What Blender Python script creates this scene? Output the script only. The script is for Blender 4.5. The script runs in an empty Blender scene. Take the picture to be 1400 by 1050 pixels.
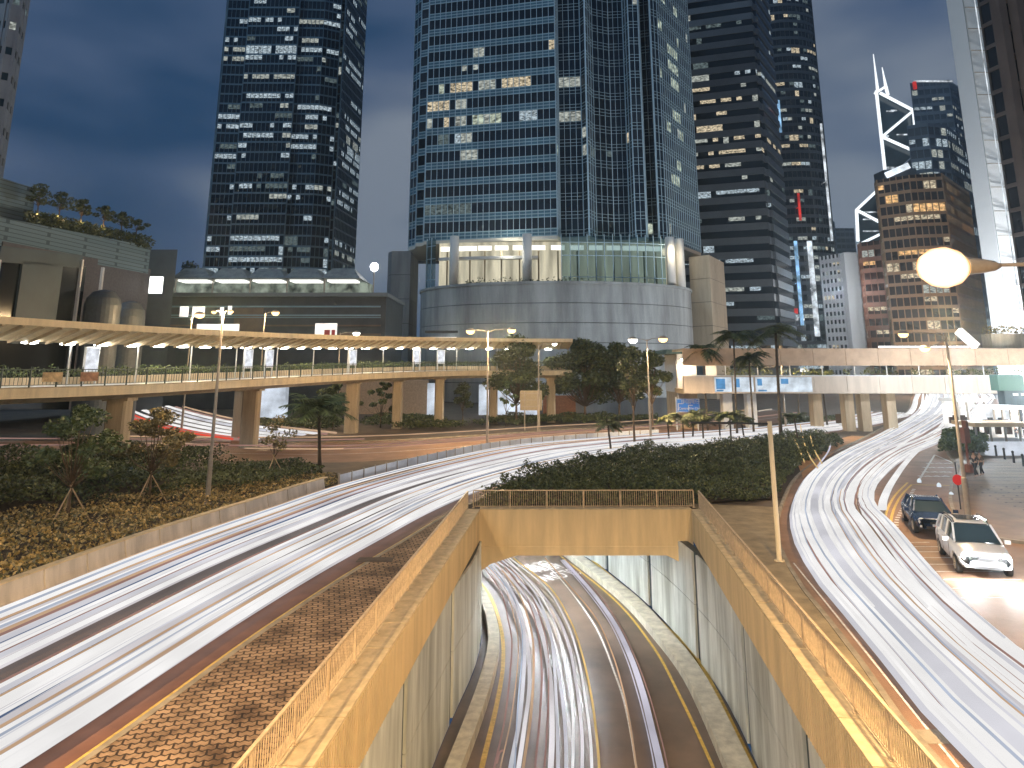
import bpy, math, random
from mathutils import Vector, Matrix
R = math.radians
random.seed(7)
scene = bpy.context.scene
COL = scene.collection

# ---------------------------------------------------------------- camera, world, sun, exposure
FPX, Y0, EYE = 1000.0, 283.0, 7.5
PITCH = math.atan(0.22)
CP, SP = math.cos(PITCH), math.sin(PITCH)
cam = bpy.data.objects.new("camera", bpy.data.cameras.new("camera"))
COL.objects.link(cam)
cam.location = (0, 0, EYE)
cam.rotation_euler = (R(90) + PITCH, 0, 0)
cam.data.sensor_width = 36.0
cam.data.lens = 36.0 * FPX / 1400.0
cam.data.shift_y = -(525 - Y0) / 1400.0
cam.data.clip_start = 0.1
cam.data.clip_end = 6000
scene.camera = cam

SUN_AZ, SUN_EL = R(-128), R(38)      # faint moonlight / skyglow from behind on the left
world = bpy.data.worlds.new("World")
scene.world = world
world.use_nodes = True
nt = world.node_tree
for n in list(nt.nodes):
    nt.nodes.remove(n)
def wn(t, **k):
    n = nt.nodes.new(t)
    for a, b in k.items():
        setattr(n, a, b)
    return n
wout = wn('ShaderNodeOutputWorld')
sky = wn('ShaderNodeTexSky', sky_type='NISHITA', sun_disc=False)
sky.sun_elevation = SUN_EL
sky.sun_rotation = SUN_AZ
sky.altitude = 50
bg1 = wn('ShaderNodeBackground'); bg1.inputs['Strength'].default_value = 0.0035
nt.links.new(sky.outputs[0], bg1.inputs['Color'])
tc = wn('ShaderNodeTexCoord')
# low cloud deck lit from below by the city
mp = wn('ShaderNodeMapping'); mp.inputs['Scale'].default_value = (1.0, 1.0, 2.6)
nt.links.new(tc.outputs['Generated'], mp.inputs['Vector'])
nz = wn('ShaderNodeTexNoise'); nz.inputs['Scale'].default_value = 1.9; nz.inputs['Detail'].default_value = 4.5; nz.inputs['Roughness'].default_value = 0.45
nt.links.new(mp.outputs[0], nz.inputs['Vector'])
dot = wn('ShaderNodeVectorMath', operation='DOT_PRODUCT')
gd = Vector((0.22, 0.90, 0.36)).normalized()
dot.inputs[1].default_value = gd
nt.links.new(tc.outputs['Generated'], dot.inputs[0])
mr = wn('ShaderNodeMapRange'); mr.inputs['From Min'].default_value = 0.72; mr.inputs['From Max'].default_value = 1.0
mr.interpolation_type = 'SMOOTHSTEP'
nt.links.new(dot.outputs['Value'], mr.inputs['Value'])
m1 = wn('ShaderNodeMath', operation='MULTIPLY_ADD'); m1.inputs[1].default_value = 0.62
nt.links.new(mr.outputs[0], m1.inputs[0])
m2 = wn('ShaderNodeMath', operation='MULTIPLY_ADD'); m2.inputs[1].default_value = 3.6; m2.inputs[2].default_value = -1.68
nt.links.new(nz.outputs['Fac'], m2.inputs[0])
nt.links.new(m2.outputs[0], m1.inputs[2])
ramp = wn('ShaderNodeValToRGB')
el = ramp.color_ramp.elements
el[0].position = 0.0; el[0].color = (0.013, 0.048, 0.115, 1)
el[1].position = 1.0; el[1].color = (0.21, 0.245, 0.30, 1)
e = el.new(0.42); e.color = (0.060, 0.098, 0.180, 1)
nt.links.new(m1.outputs[0], ramp.inputs[0])
bg2 = wn('ShaderNodeBackground'); bg2.inputs['Strength'].default_value = 1.0
nt.links.new(ramp.outputs[0], bg2.inputs['Color'])
add = wn('ShaderNodeAddShader')
nt.links.new(bg1.outputs[0], add.inputs[0]); nt.links.new(bg2.outputs[0], add.inputs[1])
nt.links.new(add.outputs[0], wout.inputs['Surface'])

sun = bpy.data.objects.new("sun", bpy.data.lights.new("sun", 'SUN'))
COL.objects.link(sun)
sun.data.energy = 0.75
sun.data.angle = R(14)
sun.data.color = (0.58, 0.80, 1.0)
_sd = Vector((math.sin(SUN_AZ) * math.cos(SUN_EL), math.cos(SUN_AZ) * math.cos(SUN_EL), math.sin(SUN_EL)))
sun.rotation_euler = _sd.to_track_quat('Z', 'Y').to_euler()

scene.view_settings.view_transform = 'Standard'
scene.view_settings.look = 'None'
scene.view_settings.exposure = 0.0
scene.view_settings.gamma = 1.0
scene.cycles.max_bounces = 5
scene.cycles.diffuse_bounces = 2
scene.cycles.glossy_bounces = 3
scene.cycles.transparent_max_bounces = 6
scene.cycles.sample_clamp_indirect = 4.0
scene.cycles.use_light_tree = True
scene.cycles.use_denoising = True

# ---------------------------------------------------------------- helpers
def G(px, py, z=0.0):
    """pixel -> point on the horizontal plane z"""
    a = (px - 700) / FPX; b = (Y0 - py) / FPX
    d = Vector((a, CP - b * SP, SP + b * CP))
    t = (z - EYE) / d.z
    return Vector((d.x * t, d.y * t, z))

def P(px, py, Y):
    """pixel -> point at depth Y"""
    a = (px - 700) / FPX; b = (Y0 - py) / FPX
    d = Vector((a, CP - b * SP, SP + b * CP))
    t = Y / d.y
    return Vector((d.x * t, Y, EYE + d.z * t))

def ZY(py, Y):
    return P(700, py, Y).z

def mat(name, color=(0.5, 0.5, 0.5), rough=0.7, metal=0.0, var=0.0, vscale=3.0, bump=0.0, bscale=20.0,
        emit=None, estr=0.0, spec=0.5, streak=False, color2=None):
    m = bpy.data.materials.new(name)
    m.use_nodes = True
    n = m.node_tree.nodes; l = m.node_tree.links
    b = n['Principled BSDF']
    b.inputs['Base Color'].default_value = (*color, 1)
    b.inputs['Roughness'].default_value = rough
    b.inputs['Metallic'].default_value = metal
    b.inputs['Specular IOR Level'].default_value = spec
    if emit:
        b.inputs['Emission Color'].default_value = (*emit, 1)
        b.inputs['Emission Strength'].default_value = estr
    if var > 0 or bump > 0:
        t = n.new('ShaderNodeTexCoord')
        mpn = n.new('ShaderNodeMapping')
        l.new(t.outputs['Object'], mpn.inputs['Vector'])
        if streak:
            mpn.inputs['Scale'].default_value = (1.0, 1.0, 0.14)
    if var > 0:
        z = n.new('ShaderNodeTexNoise'); z.inputs['Scale'].default_value = vscale
        z.inputs['Detail'].default_value = 6; z.inputs['Roughness'].default_value = 0.62
        l.new(mpn.outputs[0], z.inputs['Vector'])
        r = n.new('ShaderNodeValToRGB')
        c2 = color2 if color2 else tuple(c * (1 - var) for c in color)
        r.color_ramp.elements[0].position = 0.32; r.color_ramp.elements[0].color = (*c2, 1)
        r.color_ramp.elements[1].position = 0.68
        r.color_ramp.elements[1].color = (*[min(1, c * (1 + var * 0.35)) for c in color], 1)
        l.new(z.outputs['Fac'], r.inputs[0])
        l.new(r.outputs[0], b.inputs['Base Color'])
    if bump > 0:
        z2 = n.new('ShaderNodeTexNoise'); z2.inputs['Scale'].default_value = bscale; z2.inputs['Detail'].default_value = 4
        l.new(t.outputs['Object'], z2.inputs['Vector'])
        bp = n.new('ShaderNodeBump'); bp.inputs['Strength'].default_value = bump; bp.inputs['Distance'].default_value = 0.05
        l.new(z2.outputs['Fac'], bp.inputs['Height'])
        l.new(bp.outputs[0], b.inputs['Normal'])
    return m

def emat(name, color, strength, noise=0.0, nscale=1.0, nvec=(1, 1, 1)):
    m = bpy.data.materials.new(name)
    m.use_nodes = True
    n = m.node_tree.nodes; l = m.node_tree.links
    n.remove(n['Principled BSDF'])
    e = n.new('ShaderNodeEmission')
    e.inputs['Color'].default_value = (*color, 1)
    e.inputs['Strength'].default_value = strength
    l.new(e.outputs[0], n['Material Output'].inputs['Surface'])
    if noise > 0:
        t = n.new('ShaderNodeTexCoord'); mpn = n.new('ShaderNodeMapping'); mpn.inputs['Scale'].default_value = nvec
        l.new(t.outputs['Object'], mpn.inputs['Vector'])
        z = n.new('ShaderNodeTexNoise'); z.inputs['Scale'].default_value = nscale; z.inputs['Detail'].default_value = 3
        l.new(mpn.outputs[0], z.inputs['Vector'])
        mrn = n.new('ShaderNodeMapRange')
        mrn.inputs['From Min'].default_value = 0.33; mrn.inputs['From Max'].default_value = 0.67
        mrn.inputs['To Min'].default_value = strength * (1 - noise); mrn.inputs['To Max'].default_value = strength * (1 + noise * 0.6)
        l.new(z.outputs['Fac'], mrn.inputs['Value'])
        l.new(mrn.outputs[0], e.inputs['Strength'])
    return m

class MB:
    def __init__(s):
        s.v = []; s.f = []; s.m = []
    def quad(s, a, b, c, d, mi=0):
        i = len(s.v); s.v += [tuple(a), tuple(b), tuple(c), tuple(d)]; s.f.append((i, i+1, i+2, i+3)); s.m.append(mi)
    def tri(s, a, b, c, mi=0):
        i = len(s.v); s.v += [tuple(a), tuple(b), tuple(c)]; s.f.append((i, i+1, i+2)); s.m.append(mi)
    def box(s, x0, x1, y0, y1, z0, z1, mi=0):
        s.prism([(x0, y0), (x1, y0), (x1, y1), (x0, y1)], z0, z1, mi)
    def prism(s, poly, z0, z1, mi=0, mtop=None):
        i = len(s.v); n = len(poly)
        s.v += [(p[0], p[1], z0) for p in poly] + [(p[0], p[1], z1) for p in poly]
        for k in range(n):
            s.f.append((i+k, i+(k+1) % n, i+n+(k+1) % n, i+n+k)); s.m.append(mi)
        s.f.append(tuple(i+k for k in reversed(range(n)))); s.m.append(mi)
        s.f.append(tuple(i+n+k for k in range(n))); s.m.append(mi if mtop is None else mtop)
    def obox(s, c, size, ax=0.0, mi=0, M=None):
        """box centred on c, size (dx,dy,dz), rotated by ax about z (or by matrix M)"""
        M = M if M is not None else Matrix.Rotation(ax, 3, 'Z')
        c = Vector(c); h = [q / 2 for q in size]; i = len(s.v)
        for dz in (-1, 1):
            for dx, dy in ((-1, -1), (1, -1), (1, 1), (-1, 1)):
                s.v.append(tuple(c + M @ Vector((dx*h[0], dy*h[1], dz*h[2]))))
        for q in ((0, 3, 2, 1), (4, 5, 6, 7), (0, 1, 5, 4), (1, 2, 6, 5), (2, 3, 7, 6), (3, 0, 4, 7)):
            s.f.append(tuple(i+k for k in q)); s.m.append(mi)
    def bar(s, a, b, w, mi=0, h=None):
        """rectangular bar from a to b"""
        a = Vector(a); b = Vector(b); d = (b - a)
        L = d.length
        if L < 1e-6: return
        q = d.to_track_quat('X', 'Z').to_matrix()
        s.obox((a + b) / 2, (L, w, h if h else w), M=q, mi=mi)
    def tube(s, pts, rad, seg=8, mi=0, caps=True):
        pts = [Vector(p) for p in pts]; n = len(pts)
        rads = rad if isinstance(rad, (list, tuple)) else [rad] * n
        i0 = len(s.v)
        ref = Vector((0, 0, 1))
        for k in range(n):
            d = (pts[min(k+1, n-1)] - pts[max(k-1, 0)]).normalized()
            r = ref if abs(d.dot(ref)) < 0.95 else Vector((1, 0, 0))
            u = d.cross(r).normalized(); w = d.cross(u).normalized()
            if k > 0 and u.dot(pu) < 0: u, w = -u, -w
            pu = u
            for j in range(seg):
                t = 2*math.pi*j/seg
                s.v.append(tuple(pts[k] + (u*math.cos(t) + w*math.sin(t)) * rads[k]))
        for k in range(n-1):
            for j in range(seg):
                a = i0+k*seg+j; b = i0+k*seg+(j+1) % seg
                s.f.append((a, b, b+seg, a+seg)); s.m.append(mi)
        if caps:
            s.f.append(tuple(i0+j for j in reversed(range(seg)))); s.m.append(mi)
            s.f.append(tuple(i0+(n-1)*seg+j for j in range(seg))); s.m.append(mi)
    def lathe(s, c, prof, seg=14, mi=0, axis='Z', M=None):
        """prof: list of (r, h) along the axis"""
        c = Vector(c); i0 = len(s.v)
        if M is None:
            M = {'Z': Matrix.Identity(3), 'X': Matrix.Rotation(R(90), 3, 'Y'), 'Y': Matrix.Rotation(R(-90), 3, 'X')}[axis]
        for r, h in prof:
            for j in range(seg):
                t = 2*math.pi*j/seg
                s.v.append(tuple(c + M @ Vector((r*math.cos(t), r*math.sin(t), h))))
        for k in range(len(prof)-1):
            for j in range(seg):
                a = i0+k*seg+j; b = i0+k*seg+(j+1) % seg
                s.f.append((a, b, b+seg, a+seg)); s.m.append(mi)
        s.f.append(tuple(i0+j for j in reversed(range(seg)))); s.m.append(mi)
        k = len(prof)-1
        s.f.append(tuple(i0+k*seg+j for j in range(seg))); s.m.append(mi)
    def sweep(s, path, prof, mi=0, closed=True, caps=True):
        """prof: (offset to the right, z) points swept along a path of (x,y[,z])"""
        n = len(path); m = len(prof); i0 = len(s.v)
        for k, p in enumerate(path):
            p = Vector((p[0], p[1], p[2] if len(p) > 2 else 0))
            a = Vector(path[max(k-1, 0)][:2]); b = Vector(path[min(k+1, n-1)][:2])
            d = (b - a).normalized(); r = Vector((d.y, -d.x, 0))
            for o, z in prof:
                q = p + r*o; s.v.append((q.x, q.y, p.z + z))
        for k in range(n-1):
            for j in range(m if closed else m-1):
                a = i0+k*m+j; b = i0+k*m+(j+1) % m
                s.f.append((a, a+m, b+m, b)); s.m.append(mi)
        if caps and closed:
            s.f.append(tuple(i0+j for j in range(m))); s.m.append(mi)
            s.f.append(tuple(i0+(n-1)*m+j for j in reversed(range(m)))); s.m.append(mi)
    def loft(s, A, B, z=None, mi=0):
        """surface between two polylines with the same number of points"""
        i0 = len(s.v); n = len(A)
        for a, b in zip(A, B):
            s.v.append((a[0], a[1], z if z is not None else a[2])); s.v.append((b[0], b[1], z if z is not None else b[2]))
        for k in range(n-1):
            s.f.append((i0+2*k, i0+2*k+1, i0+2*k+3, i0+2*k+2)); s.m.append(mi)
    def build(s, name, mats, parent=None, smooth=False, loc=None):
        me = bpy.data.meshes.new(name)
        v = s.v
        if loc is not None:
            v = [(x-loc[0], y-loc[1], z-loc[2]) for x, y, z in v]
        me.from_pydata(v, [], s.f)
        if not isinstance(mats, (list, tuple)): mats = [mats]
        for mm in mats: me.materials.append(mm)
        if len(mats) > 1: me.polygons.foreach_set('material_index', s.m)
        if smooth: me.polygons.foreach_set('use_smooth', [True]*len(s.f))
        me.update()
        o = bpy.data.objects.new(name, me); COL.objects.link(o)
        if parent is not None: o.parent = parent
        elif loc is not None: o.location = loc
        return o

def text_mesh(name, body, size, m, extrude=0.0):
    cu = bpy.data.curves.new(name, 'FONT'); cu.body = body; cu.size = size; cu.align_x = 'CENTER'; cu.align_y = 'CENTER'; cu.extrude = extrude
    tmp = bpy.data.objects.new(name, cu); COL.objects.link(tmp)
    bpy.context.view_layer.update()
    me = bpy.data.meshes.new_from_object(tmp.evaluated_get(bpy.context.evaluated_depsgraph_get()))
    me.name = name; bpy.data.objects.remove(tmp)
    me.materials.clear(); me.materials.append(m)
    o = bpy.data.objects.new(name, me); COL.objects.link(o)
    return o

def recalc(o):
    import bmesh
    bm = bmesh.new(); bm.from_mesh(o.data); bmesh.ops.recalc_face_normals(bm, faces=bm.faces); bm.to_mesh(o.data); bm.free()
    return o

def tag(o, label, cat, group=None, kind=None):
    o['label'] = label; o['category'] = cat
    if group: o['group'] = group
    if kind: o['kind'] = kind
    return o

def struct(o, label=None, cat=None, kind='structure'):
    o['kind'] = kind
    if label: o['label'] = label
    if cat: o['category'] = cat
    return o

def thing(name, label, cat, loc=(0, 0, 0), group=None, rz=0.0):
    o = bpy.data.objects.new(name, None); COL.objects.link(o)
    o.location = loc; o.rotation_euler = (0, 0, rz); o.empty_display_size = 0.3
    return tag(o, label, cat, group)

def dup(root, loc, rz=None, label=None, group=None, scale=None):
    r = root.copy(); COL.objects.link(r); r.location = loc
    if rz is not None: r.rotation_euler = (0, 0, rz)
    if scale: r.scale = (scale, scale, scale)
    if label: r['label'] = label
    if group: r['group'] = group
    for ch in list(root.children):
        c = ch.copy(); COL.objects.link(c); c.parent = r
        for g in list(ch.children):
            d = g.copy(); COL.objects.link(d); d.parent = c
    return r

def crom(pts, n=8):
    """Catmull-Rom through control points (any dimension)"""
    pts = [Vector((p[0], p[1], p[2] if len(p) > 2 else 0.0)) for p in pts]; out = []
    for i in range(len(pts)-1):
        p0 = pts[i-1] if i > 0 else pts[i]*2 - pts[i+1]
        p1, p2 = pts[i], pts[i+1]
        p3 = pts[i+2] if i+2 < len(pts) else p2*2 - p1
        for k in range(n):
            t = k/n
            out.append(0.5*((2*p1) + (p2-p0)*t + (2*p0-5*p1+4*p2-p3)*t*t + (3*p1-p0-3*p2+p3)*t*t*t))
    out.append(pts[-1])
    return out

def at_len(path, step, start=0.0):
    """(point, tangent) every `step` metres along a path"""
    out = []; nxt = start; acc = 0.0
    for a, b in zip(path[:-1], path[1:]):
        a = Vector(a); b = Vector(b); L = (b-a).length
        if L < 1e-9: continue
        while nxt <= acc + L:
            out.append((a + (b-a)*((nxt-acc)/L), (b-a)/L)); nxt += step
        acc += L
    return out

def resample(path, n):
    path = [Vector(p) for p in path]
    Ls = [0]
    for a, b in zip(path[:-1], path[1:]): Ls.append(Ls[-1] + (b-a).length)
    out = []; j = 0
    for k in range(n):
        t = Ls[-1]*k/(n-1)
        while j < len(Ls)-2 and Ls[j+1] < t: j += 1
        u = (t-Ls[j])/max(1e-9, Ls[j+1]-Ls[j])
        out.append(path[j].lerp(path[j+1], min(1, max(0, u))))
    return out

def xat(path, Y):
    for a, b in zip(path[:-1], path[1:]):
        if (a[1]-Y)*(b[1]-Y) <= 0 and a[1] != b[1]:
            t = (Y-a[1])/(b[1]-a[1]); return a[0]+(b[0]-a[0])*t
    return path[-1][0]

def lamp_light(name, loc, color, power, radius=0.25, parent=None, spot=None):
    ld = bpy.data.lights.new(name, 'SPOT' if spot else 'POINT')
    ld.energy = power; ld.color = color; ld.shadow_soft_size = radius
    if spot: ld.spot_size = R(spot); ld.spot_blend = 0.25
    o = bpy.data.objects.new(name, ld); COL.objects.link(o); o.location = loc
    if parent is not None: o.parent = parent
    return o

SODIUM = (1.0, 0.69, 0.36)
WARM = (1.0, 0.80, 0.55)
COOL = (0.88, 0.94, 1.0)
# ---------------------------------------------------------------- materials
M = {}
M['ground'] = mat('ground_paving', (0.16, 0.12, 0.085), 0.8, var=0.4, vscale=0.6, bump=0.3)
M['asphalt'] = mat('asphalt', (0.085, 0.068, 0.055), 0.55, var=0.45, vscale=0.5, bump=0.25, bscale=40)
M['asphalt_wet'] = mat('asphalt_worn', (0.085, 0.055, 0.04), 0.42, var=0.5, vscale=0.35, bump=0.2, bscale=40)
M['asphalt_red'] = mat('asphalt_red', (0.30, 0.175, 0.11), 0.6, var=0.35, vscale=0.6, bump=0.25, bscale=40)
M['kerb'] = mat('kerb_stone', (0.32, 0.27, 0.20), 0.75, var=0.35, vscale=2)
M['paving_dark'] = mat('paving_dark', (0.17, 0.105, 0.05), 0.6, var=0.4, vscale=0.5, bump=0.2)
M['soil'] = mat('soil', (0.06, 0.04, 0.022), 0.95, var=0.5, vscale=3, bump=0.6)
M['ochre'] = mat('ochre_painted_concrete', (0.70, 0.54, 0.31), 0.6, var=0.22, vscale=1.4, bump=0.2, bscale=60, streak=True)
M['ochre_ledge'] = mat('ochre_ledge', (0.62, 0.48, 0.28), 0.65, var=0.3, vscale=3, bump=0.25, bscale=60)
M['rail'] = mat('rail_paint', (0.62, 0.46, 0.28), 0.5, var=0.3, vscale=6)
M['concrete'] = mat('barrier_concrete', (0.62, 0.54, 0.45), 0.8, var=0.35, vscale=1.2, bump=0.3, bscale=50, streak=True)
M['tunnel_panel'] = mat('tunnel_wall_panel', (0.72, 0.74, 0.68), 0.45, var=0.55, vscale=1.1, streak=True, color2=(0.33, 0.34, 0.29))
M['teal_dark'] = mat('dark_teal_strip', (0.03, 0.055, 0.065), 0.5, var=0.4, vscale=2, streak=True)
M['walkway'] = mat('walkway_concrete', (0.62, 0.58, 0.46), 0.6, var=0.35, vscale=2)
M['white_paint'] = mat('white_road_paint', (0.75, 0.73, 0.68), 0.6, var=0.35, vscale=6)
M['yellow_paint'] = mat('yellow_road_paint', (0.68, 0.46, 0.10), 0.6, var=0.35, vscale=6)
M['steel'] = mat('galvanised_steel', (0.38, 0.33, 0.27), 0.5, metal=0.3, var=0.2, vscale=4)
M['steel_dark'] = mat('dark_steel', (0.05, 0.05, 0.05), 0.5, metal=0.3)
M['white_metal'] = mat('white_metal', (0.65, 0.66, 0.66), 0.4)
M['cream_metal'] = mat('cream_bridge_paint', (0.72, 0.60, 0.40), 0.55, var=0.2, vscale=2, streak=True)
M['bridge_concrete'] = mat('bridge_concrete', (0.50, 0.40, 0.27), 0.75, var=0.3, vscale=1.5, streak=True)
M['trunk'] = mat('bark', (0.16, 0.11, 0.07), 0.9, var=0.4, vscale=6, bump=0.6)
M['palm_trunk'] = mat('palm_bark', (0.09, 0.07, 0.05), 0.9, var=0.4, vscale=6, bump=0.6)
M['stake'] = mat('wooden_stake', (0.45, 0.33, 0.2), 0.8)

def leafmat(name, c1, c2):
    m = mat(name, c1, 0.55, var=0.001, vscale=0.5)
    n = m.node_tree.nodes; l = m.node_tree.links
    geo = n.new('ShaderNodeNewGeometry')
    r = n.new('ShaderNodeValToRGB')
    r.color_ramp.elements[0].color = (*c2, 1); r.color_ramp.elements[1].color = (*c1, 1)
    l.new(geo.outputs['Random Per Island'], r.inputs[0])
    l.new(r.outputs[0], n['Principled BSDF'].inputs['Base Color'])
    return m
M['leaf'] = leafmat('foliage_mid', (0.17, 0.21, 0.075), (0.04, 0.07, 0.025))
M['leaf_dark'] = leafmat('foliage_dark', (0.13, 0.145, 0.045), (0.02, 0.034, 0.014))
M['leaf_olive'] = leafmat('foliage_olive', (0.30, 0.23, 0.09), (0.07, 0.07, 0.03))
M['leaf_palm'] = leafmat('foliage_palm', (0.11, 0.13, 0.05), (0.04, 0.06, 0.025))
M['leaf_gold'] = leafmat('foliage_gold', (0.52, 0.37, 0.14), (0.06, 0.07, 0.03))

# interlocking brick paving: running bond with a zigzag edge, joints dark, grime patches
def brickmat():
    m = bpy.data.materials.new('interlocking_brick'); m.use_nodes = True
    n = m.node_tree.nodes; l = m.node_tree.links; b = n['Principled BSDF']
    t = n.new('ShaderNodeTexCoord'); mp_ = n.new('ShaderNodeMapping'); mp_.inputs['Rotation'].default_value = (0, 0, R(-14))
    l.new(t.outputs['Object'], mp_.inputs['Vector'])
    sx = n.new('ShaderNodeSeparateXYZ'); l.new(mp_.outputs[0], sx.inputs[0])
    pp = n.new('ShaderNodeMath'); pp.operation = 'PINGPONG'; pp.inputs[1].default_value = 0.085
    l.new(sx.outputs['X'], pp.inputs[0])
    ad = n.new('ShaderNodeMath'); ad.operation = 'MULTIPLY_ADD'; ad.inputs[1].default_value = 0.75
    l.new(pp.outputs[0], ad.inputs[0]); l.new(sx.outputs['Y'], ad.inputs[2])
    cx = n.new('ShaderNodeCombineXYZ'); l.new(sx.outputs['X'], cx.inputs['X']); l.new(ad.outputs[0], cx.inputs['Y'])
    br = n.new('ShaderNodeTexBrick')
    br.inputs['Scale'].default_value = 1.0; br.inputs['Brick Width'].default_value = 0.34; br.inputs['Row Height'].default_value = 0.21
    br.inputs['Mortar Size'].default_value = 0.028; br.inputs['Mortar Smooth'].default_value = 0.3
    br.inputs['Color1'].default_value = (0.40, 0.27, 0.165, 1); br.inputs['Color2'].default_value = (0.28, 0.18, 0.105, 1)
    br.inputs['Mortar'].default_value = (0.045, 0.025, 0.014, 1); br.inputs['Bias'].default_value = 0.0
    l.new(cx.outputs[0], br.inputs['Vector'])
    nz_ = n.new('ShaderNodeTexNoise'); nz_.inputs['Scale'].default_value = 0.8; nz_.inputs['Detail'].default_value = 8; nz_.inputs['Roughness'].default_value = 0.7
    l.new(t.outputs['Object'], nz_.inputs['Vector'])
    rr = n.new('ShaderNodeValToRGB'); rr.color_ramp.elements[0].position = 0.37; rr.color_ramp.elements[0].color = (0.28, 0.24, 0.21, 1)
    rr.color_ramp.elements[1].position = 0.55; rr.color_ramp.elements[1].color = (1, 1, 1, 1)
    l.new(nz_.outputs['Fac'], rr.inputs[0])
    mx = n.new('ShaderNodeMix'); mx.data_type = 'RGBA'; mx.blend_type = 'MULTIPLY'; mx.inputs[0].default_value = 1
    l.new(br.outputs['Color'], mx.inputs[6]); l.new(rr.outputs[0], mx.inputs[7])
    l.new(mx.outputs[2], b.inputs['Base Color']); b.inputs['Roughness'].default_value = 0.8
    bp = n.new('ShaderNodeBump'); bp.inputs['Strength'].default_value = 0.8; bp.inputs['Distance'].default_value = 0.02; bp.invert = True
    l.new(br.outputs['Fac'], bp.inputs['Height']); l.new(bp.outputs[0], b.inputs['Normal'])
    return m
M['brick'] = brickmat()

# ---------------------------------------------------------------- ground with the underpass cut out
def LI(y): return -3.71 + 0.0797*(y - 15.38)      # inner face of the left parapet
def RI(y): return 6.81 + 0.1064*(y - 16.47)       # inner face of the right parapet
YB = 40.75                                        # the portal beam
def make_ground():
    import bmesh
    bm = bmesh.new()
    def ring(pts):
        vs = [bm.verts.new((x, y, 0)) for x, y in pts]
        return [bm.edges.new((vs[k], vs[(k+1) % len(vs)])) for k in range(len(vs))]
    e1 = ring([(-900, -300), (900, -300), (900, 1100), (-900, 1100)])
    e2 = ring([(LI(-14)-0.3, -14), (RI(-14)+0.3, -14), (RI(YB)+0.3, YB+0.2), (LI(YB)-0.3, YB+0.2)])
    bmesh.ops.triangle_fill(bm, use_beauty=True, use_dissolve=False, edges=e1+e2, normal=(0, 0, 1))
    me = bpy.data.meshes.new('ground'); 
    # drop any triangle filling the hole itself
    hole = [f for f in bm.faces if abs(f.calc_center_median().x - 2) < 5 and -14 < f.calc_center_median().y < YB and max(v.co.y for v in f.verts) < 60 and min(v.co.y for v in f.verts) > -20]
    for f in hole: bm.faces.remove(f)
    bm.to_mesh(me); bm.free()
    me.materials.append(M['ground'])
    o = bpy.data.objects.new('ground', me); COL.objects.link(o)
    struct(o)
make_ground()

def sheet(name, pts, z, m, **k):
    mb = MB(); i = len(pts); mb.v = [(p[0], p[1], z) for p in pts]; mb.f = [tuple(range(i))]; mb.m = [0]
    o = mb.build(name, m)
    import bmesh
    bm = bmesh.new(); bm.from_mesh(o.data)
    bmesh.ops.triangulate(bm, faces=bm.faces); 
    for f in bm.faces:
        if f.normal.z < 0: f.normal_flip()
    bm.to_mesh(o.data); bm.free()
    return struct(o, **k)

# road edges, all as (x, y) in metres
LF = crom([(-18.2, 2), (-17.0, 14), (-15.7, 24.6), (-14.75, 31.7), (-13.0, 39.6), (-10.9, 48.2), (-5.9, 61.0), (0.2, 72.0), (12.0, 81.5), (20.5, 86.0), (31, 93.5), (43, 105), (58, 124)], 8)   # far edge of left road
LN = crom([(-11.9, 2), (-8.75, 14), (-7.25, 23.1), (-6.1, 29), (-4.85, 34.3), (-3.0, 41.6), (0.4, 50.5), (7.0, 61.5), (16.5, 71.5), (25, 78.5), (34.5, 87.0), (47, 99), (63, 119)], 8)  # near kerb
LM = [ (a*0.47 + b*0.53) for a, b in zip(resample(LF, 100), resample(LN, 100)) ]
LF = resample(LF, 100); LN = resample(LN, 100)
mb = MB(); mb.loft(LF, LN, 0.004); struct(mb.build('road', M['asphalt_wet']))
RL = resample(crom([(7.3, 2), (8.27, 16), (9.33, 22.2), (10.29, 28.4), (12.0, 35.2), (14.9, 42.8), (20.6, 55.1), (28.9, 68.9), (40.9, 87.1), (66.9, 128.5), (100, 189), (128, 240), (180, 335)], 8), 120)
RR = resample(crom([(10.9, 2), (12.4, 16), (13.2, 22.0), (14.8, 28.1), (17.4, 36.0), (19.7, 43.0), (24.6, 52.0), (34.0, 66.0), (49.5, 86.0), (81, 131.0), (120, 189), (150, 240), (205, 335)], 8), 120)
RP = resample(crom([(17, 2), (24, 10), (30, 20), (32, 28), (30, 36), (27, 43), (30, 52.0), (40.5, 67), (53.5, 84.0), (83, 128.0), (121, 189), (151, 240), (206, 335)], 8), 120)
mb = MB(); mb.loft(RL, RP, 0.008); struct(mb.build('road', M['asphalt_red']))
# slip road beyond the barrier and the street below the footbridge
mb = MB()
A = resample(crom([(-60, 62), (-40, 62.5), (-24, 63.5), (-13.5, 62.5), (-5, 68.5), (4, 77.5), (14, 85.5), (26, 95), (45, 114)], 6), 60)
B = resample(crom([(-72, 82), (-45, 80), (-26, 78), (-14, 80), (-4, 86), (5, 93), (14, 99), (27, 112), (48, 140)], 6), 60)
mb.loft(A, B, 0.006); struct(mb.build('road', M['asphalt_red']))
mb = MB()
for off in (0.33, 0.36):
    pass
C1 = [a.lerp(b, 0.36) for a, b in zip(A, B)]
mb.sweep(C1, [(-0.08, 0.011), (0.08, 0.011)], closed=False); 
C2 = [a.lerp(b, 0.93) for a, b in zip(A, B)]
mb.sweep(C2, [(-0.07, 0.011), (0.07, 0.011)], closed=False)
struct(mb.build('road_marking', M['white_paint']))

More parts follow.
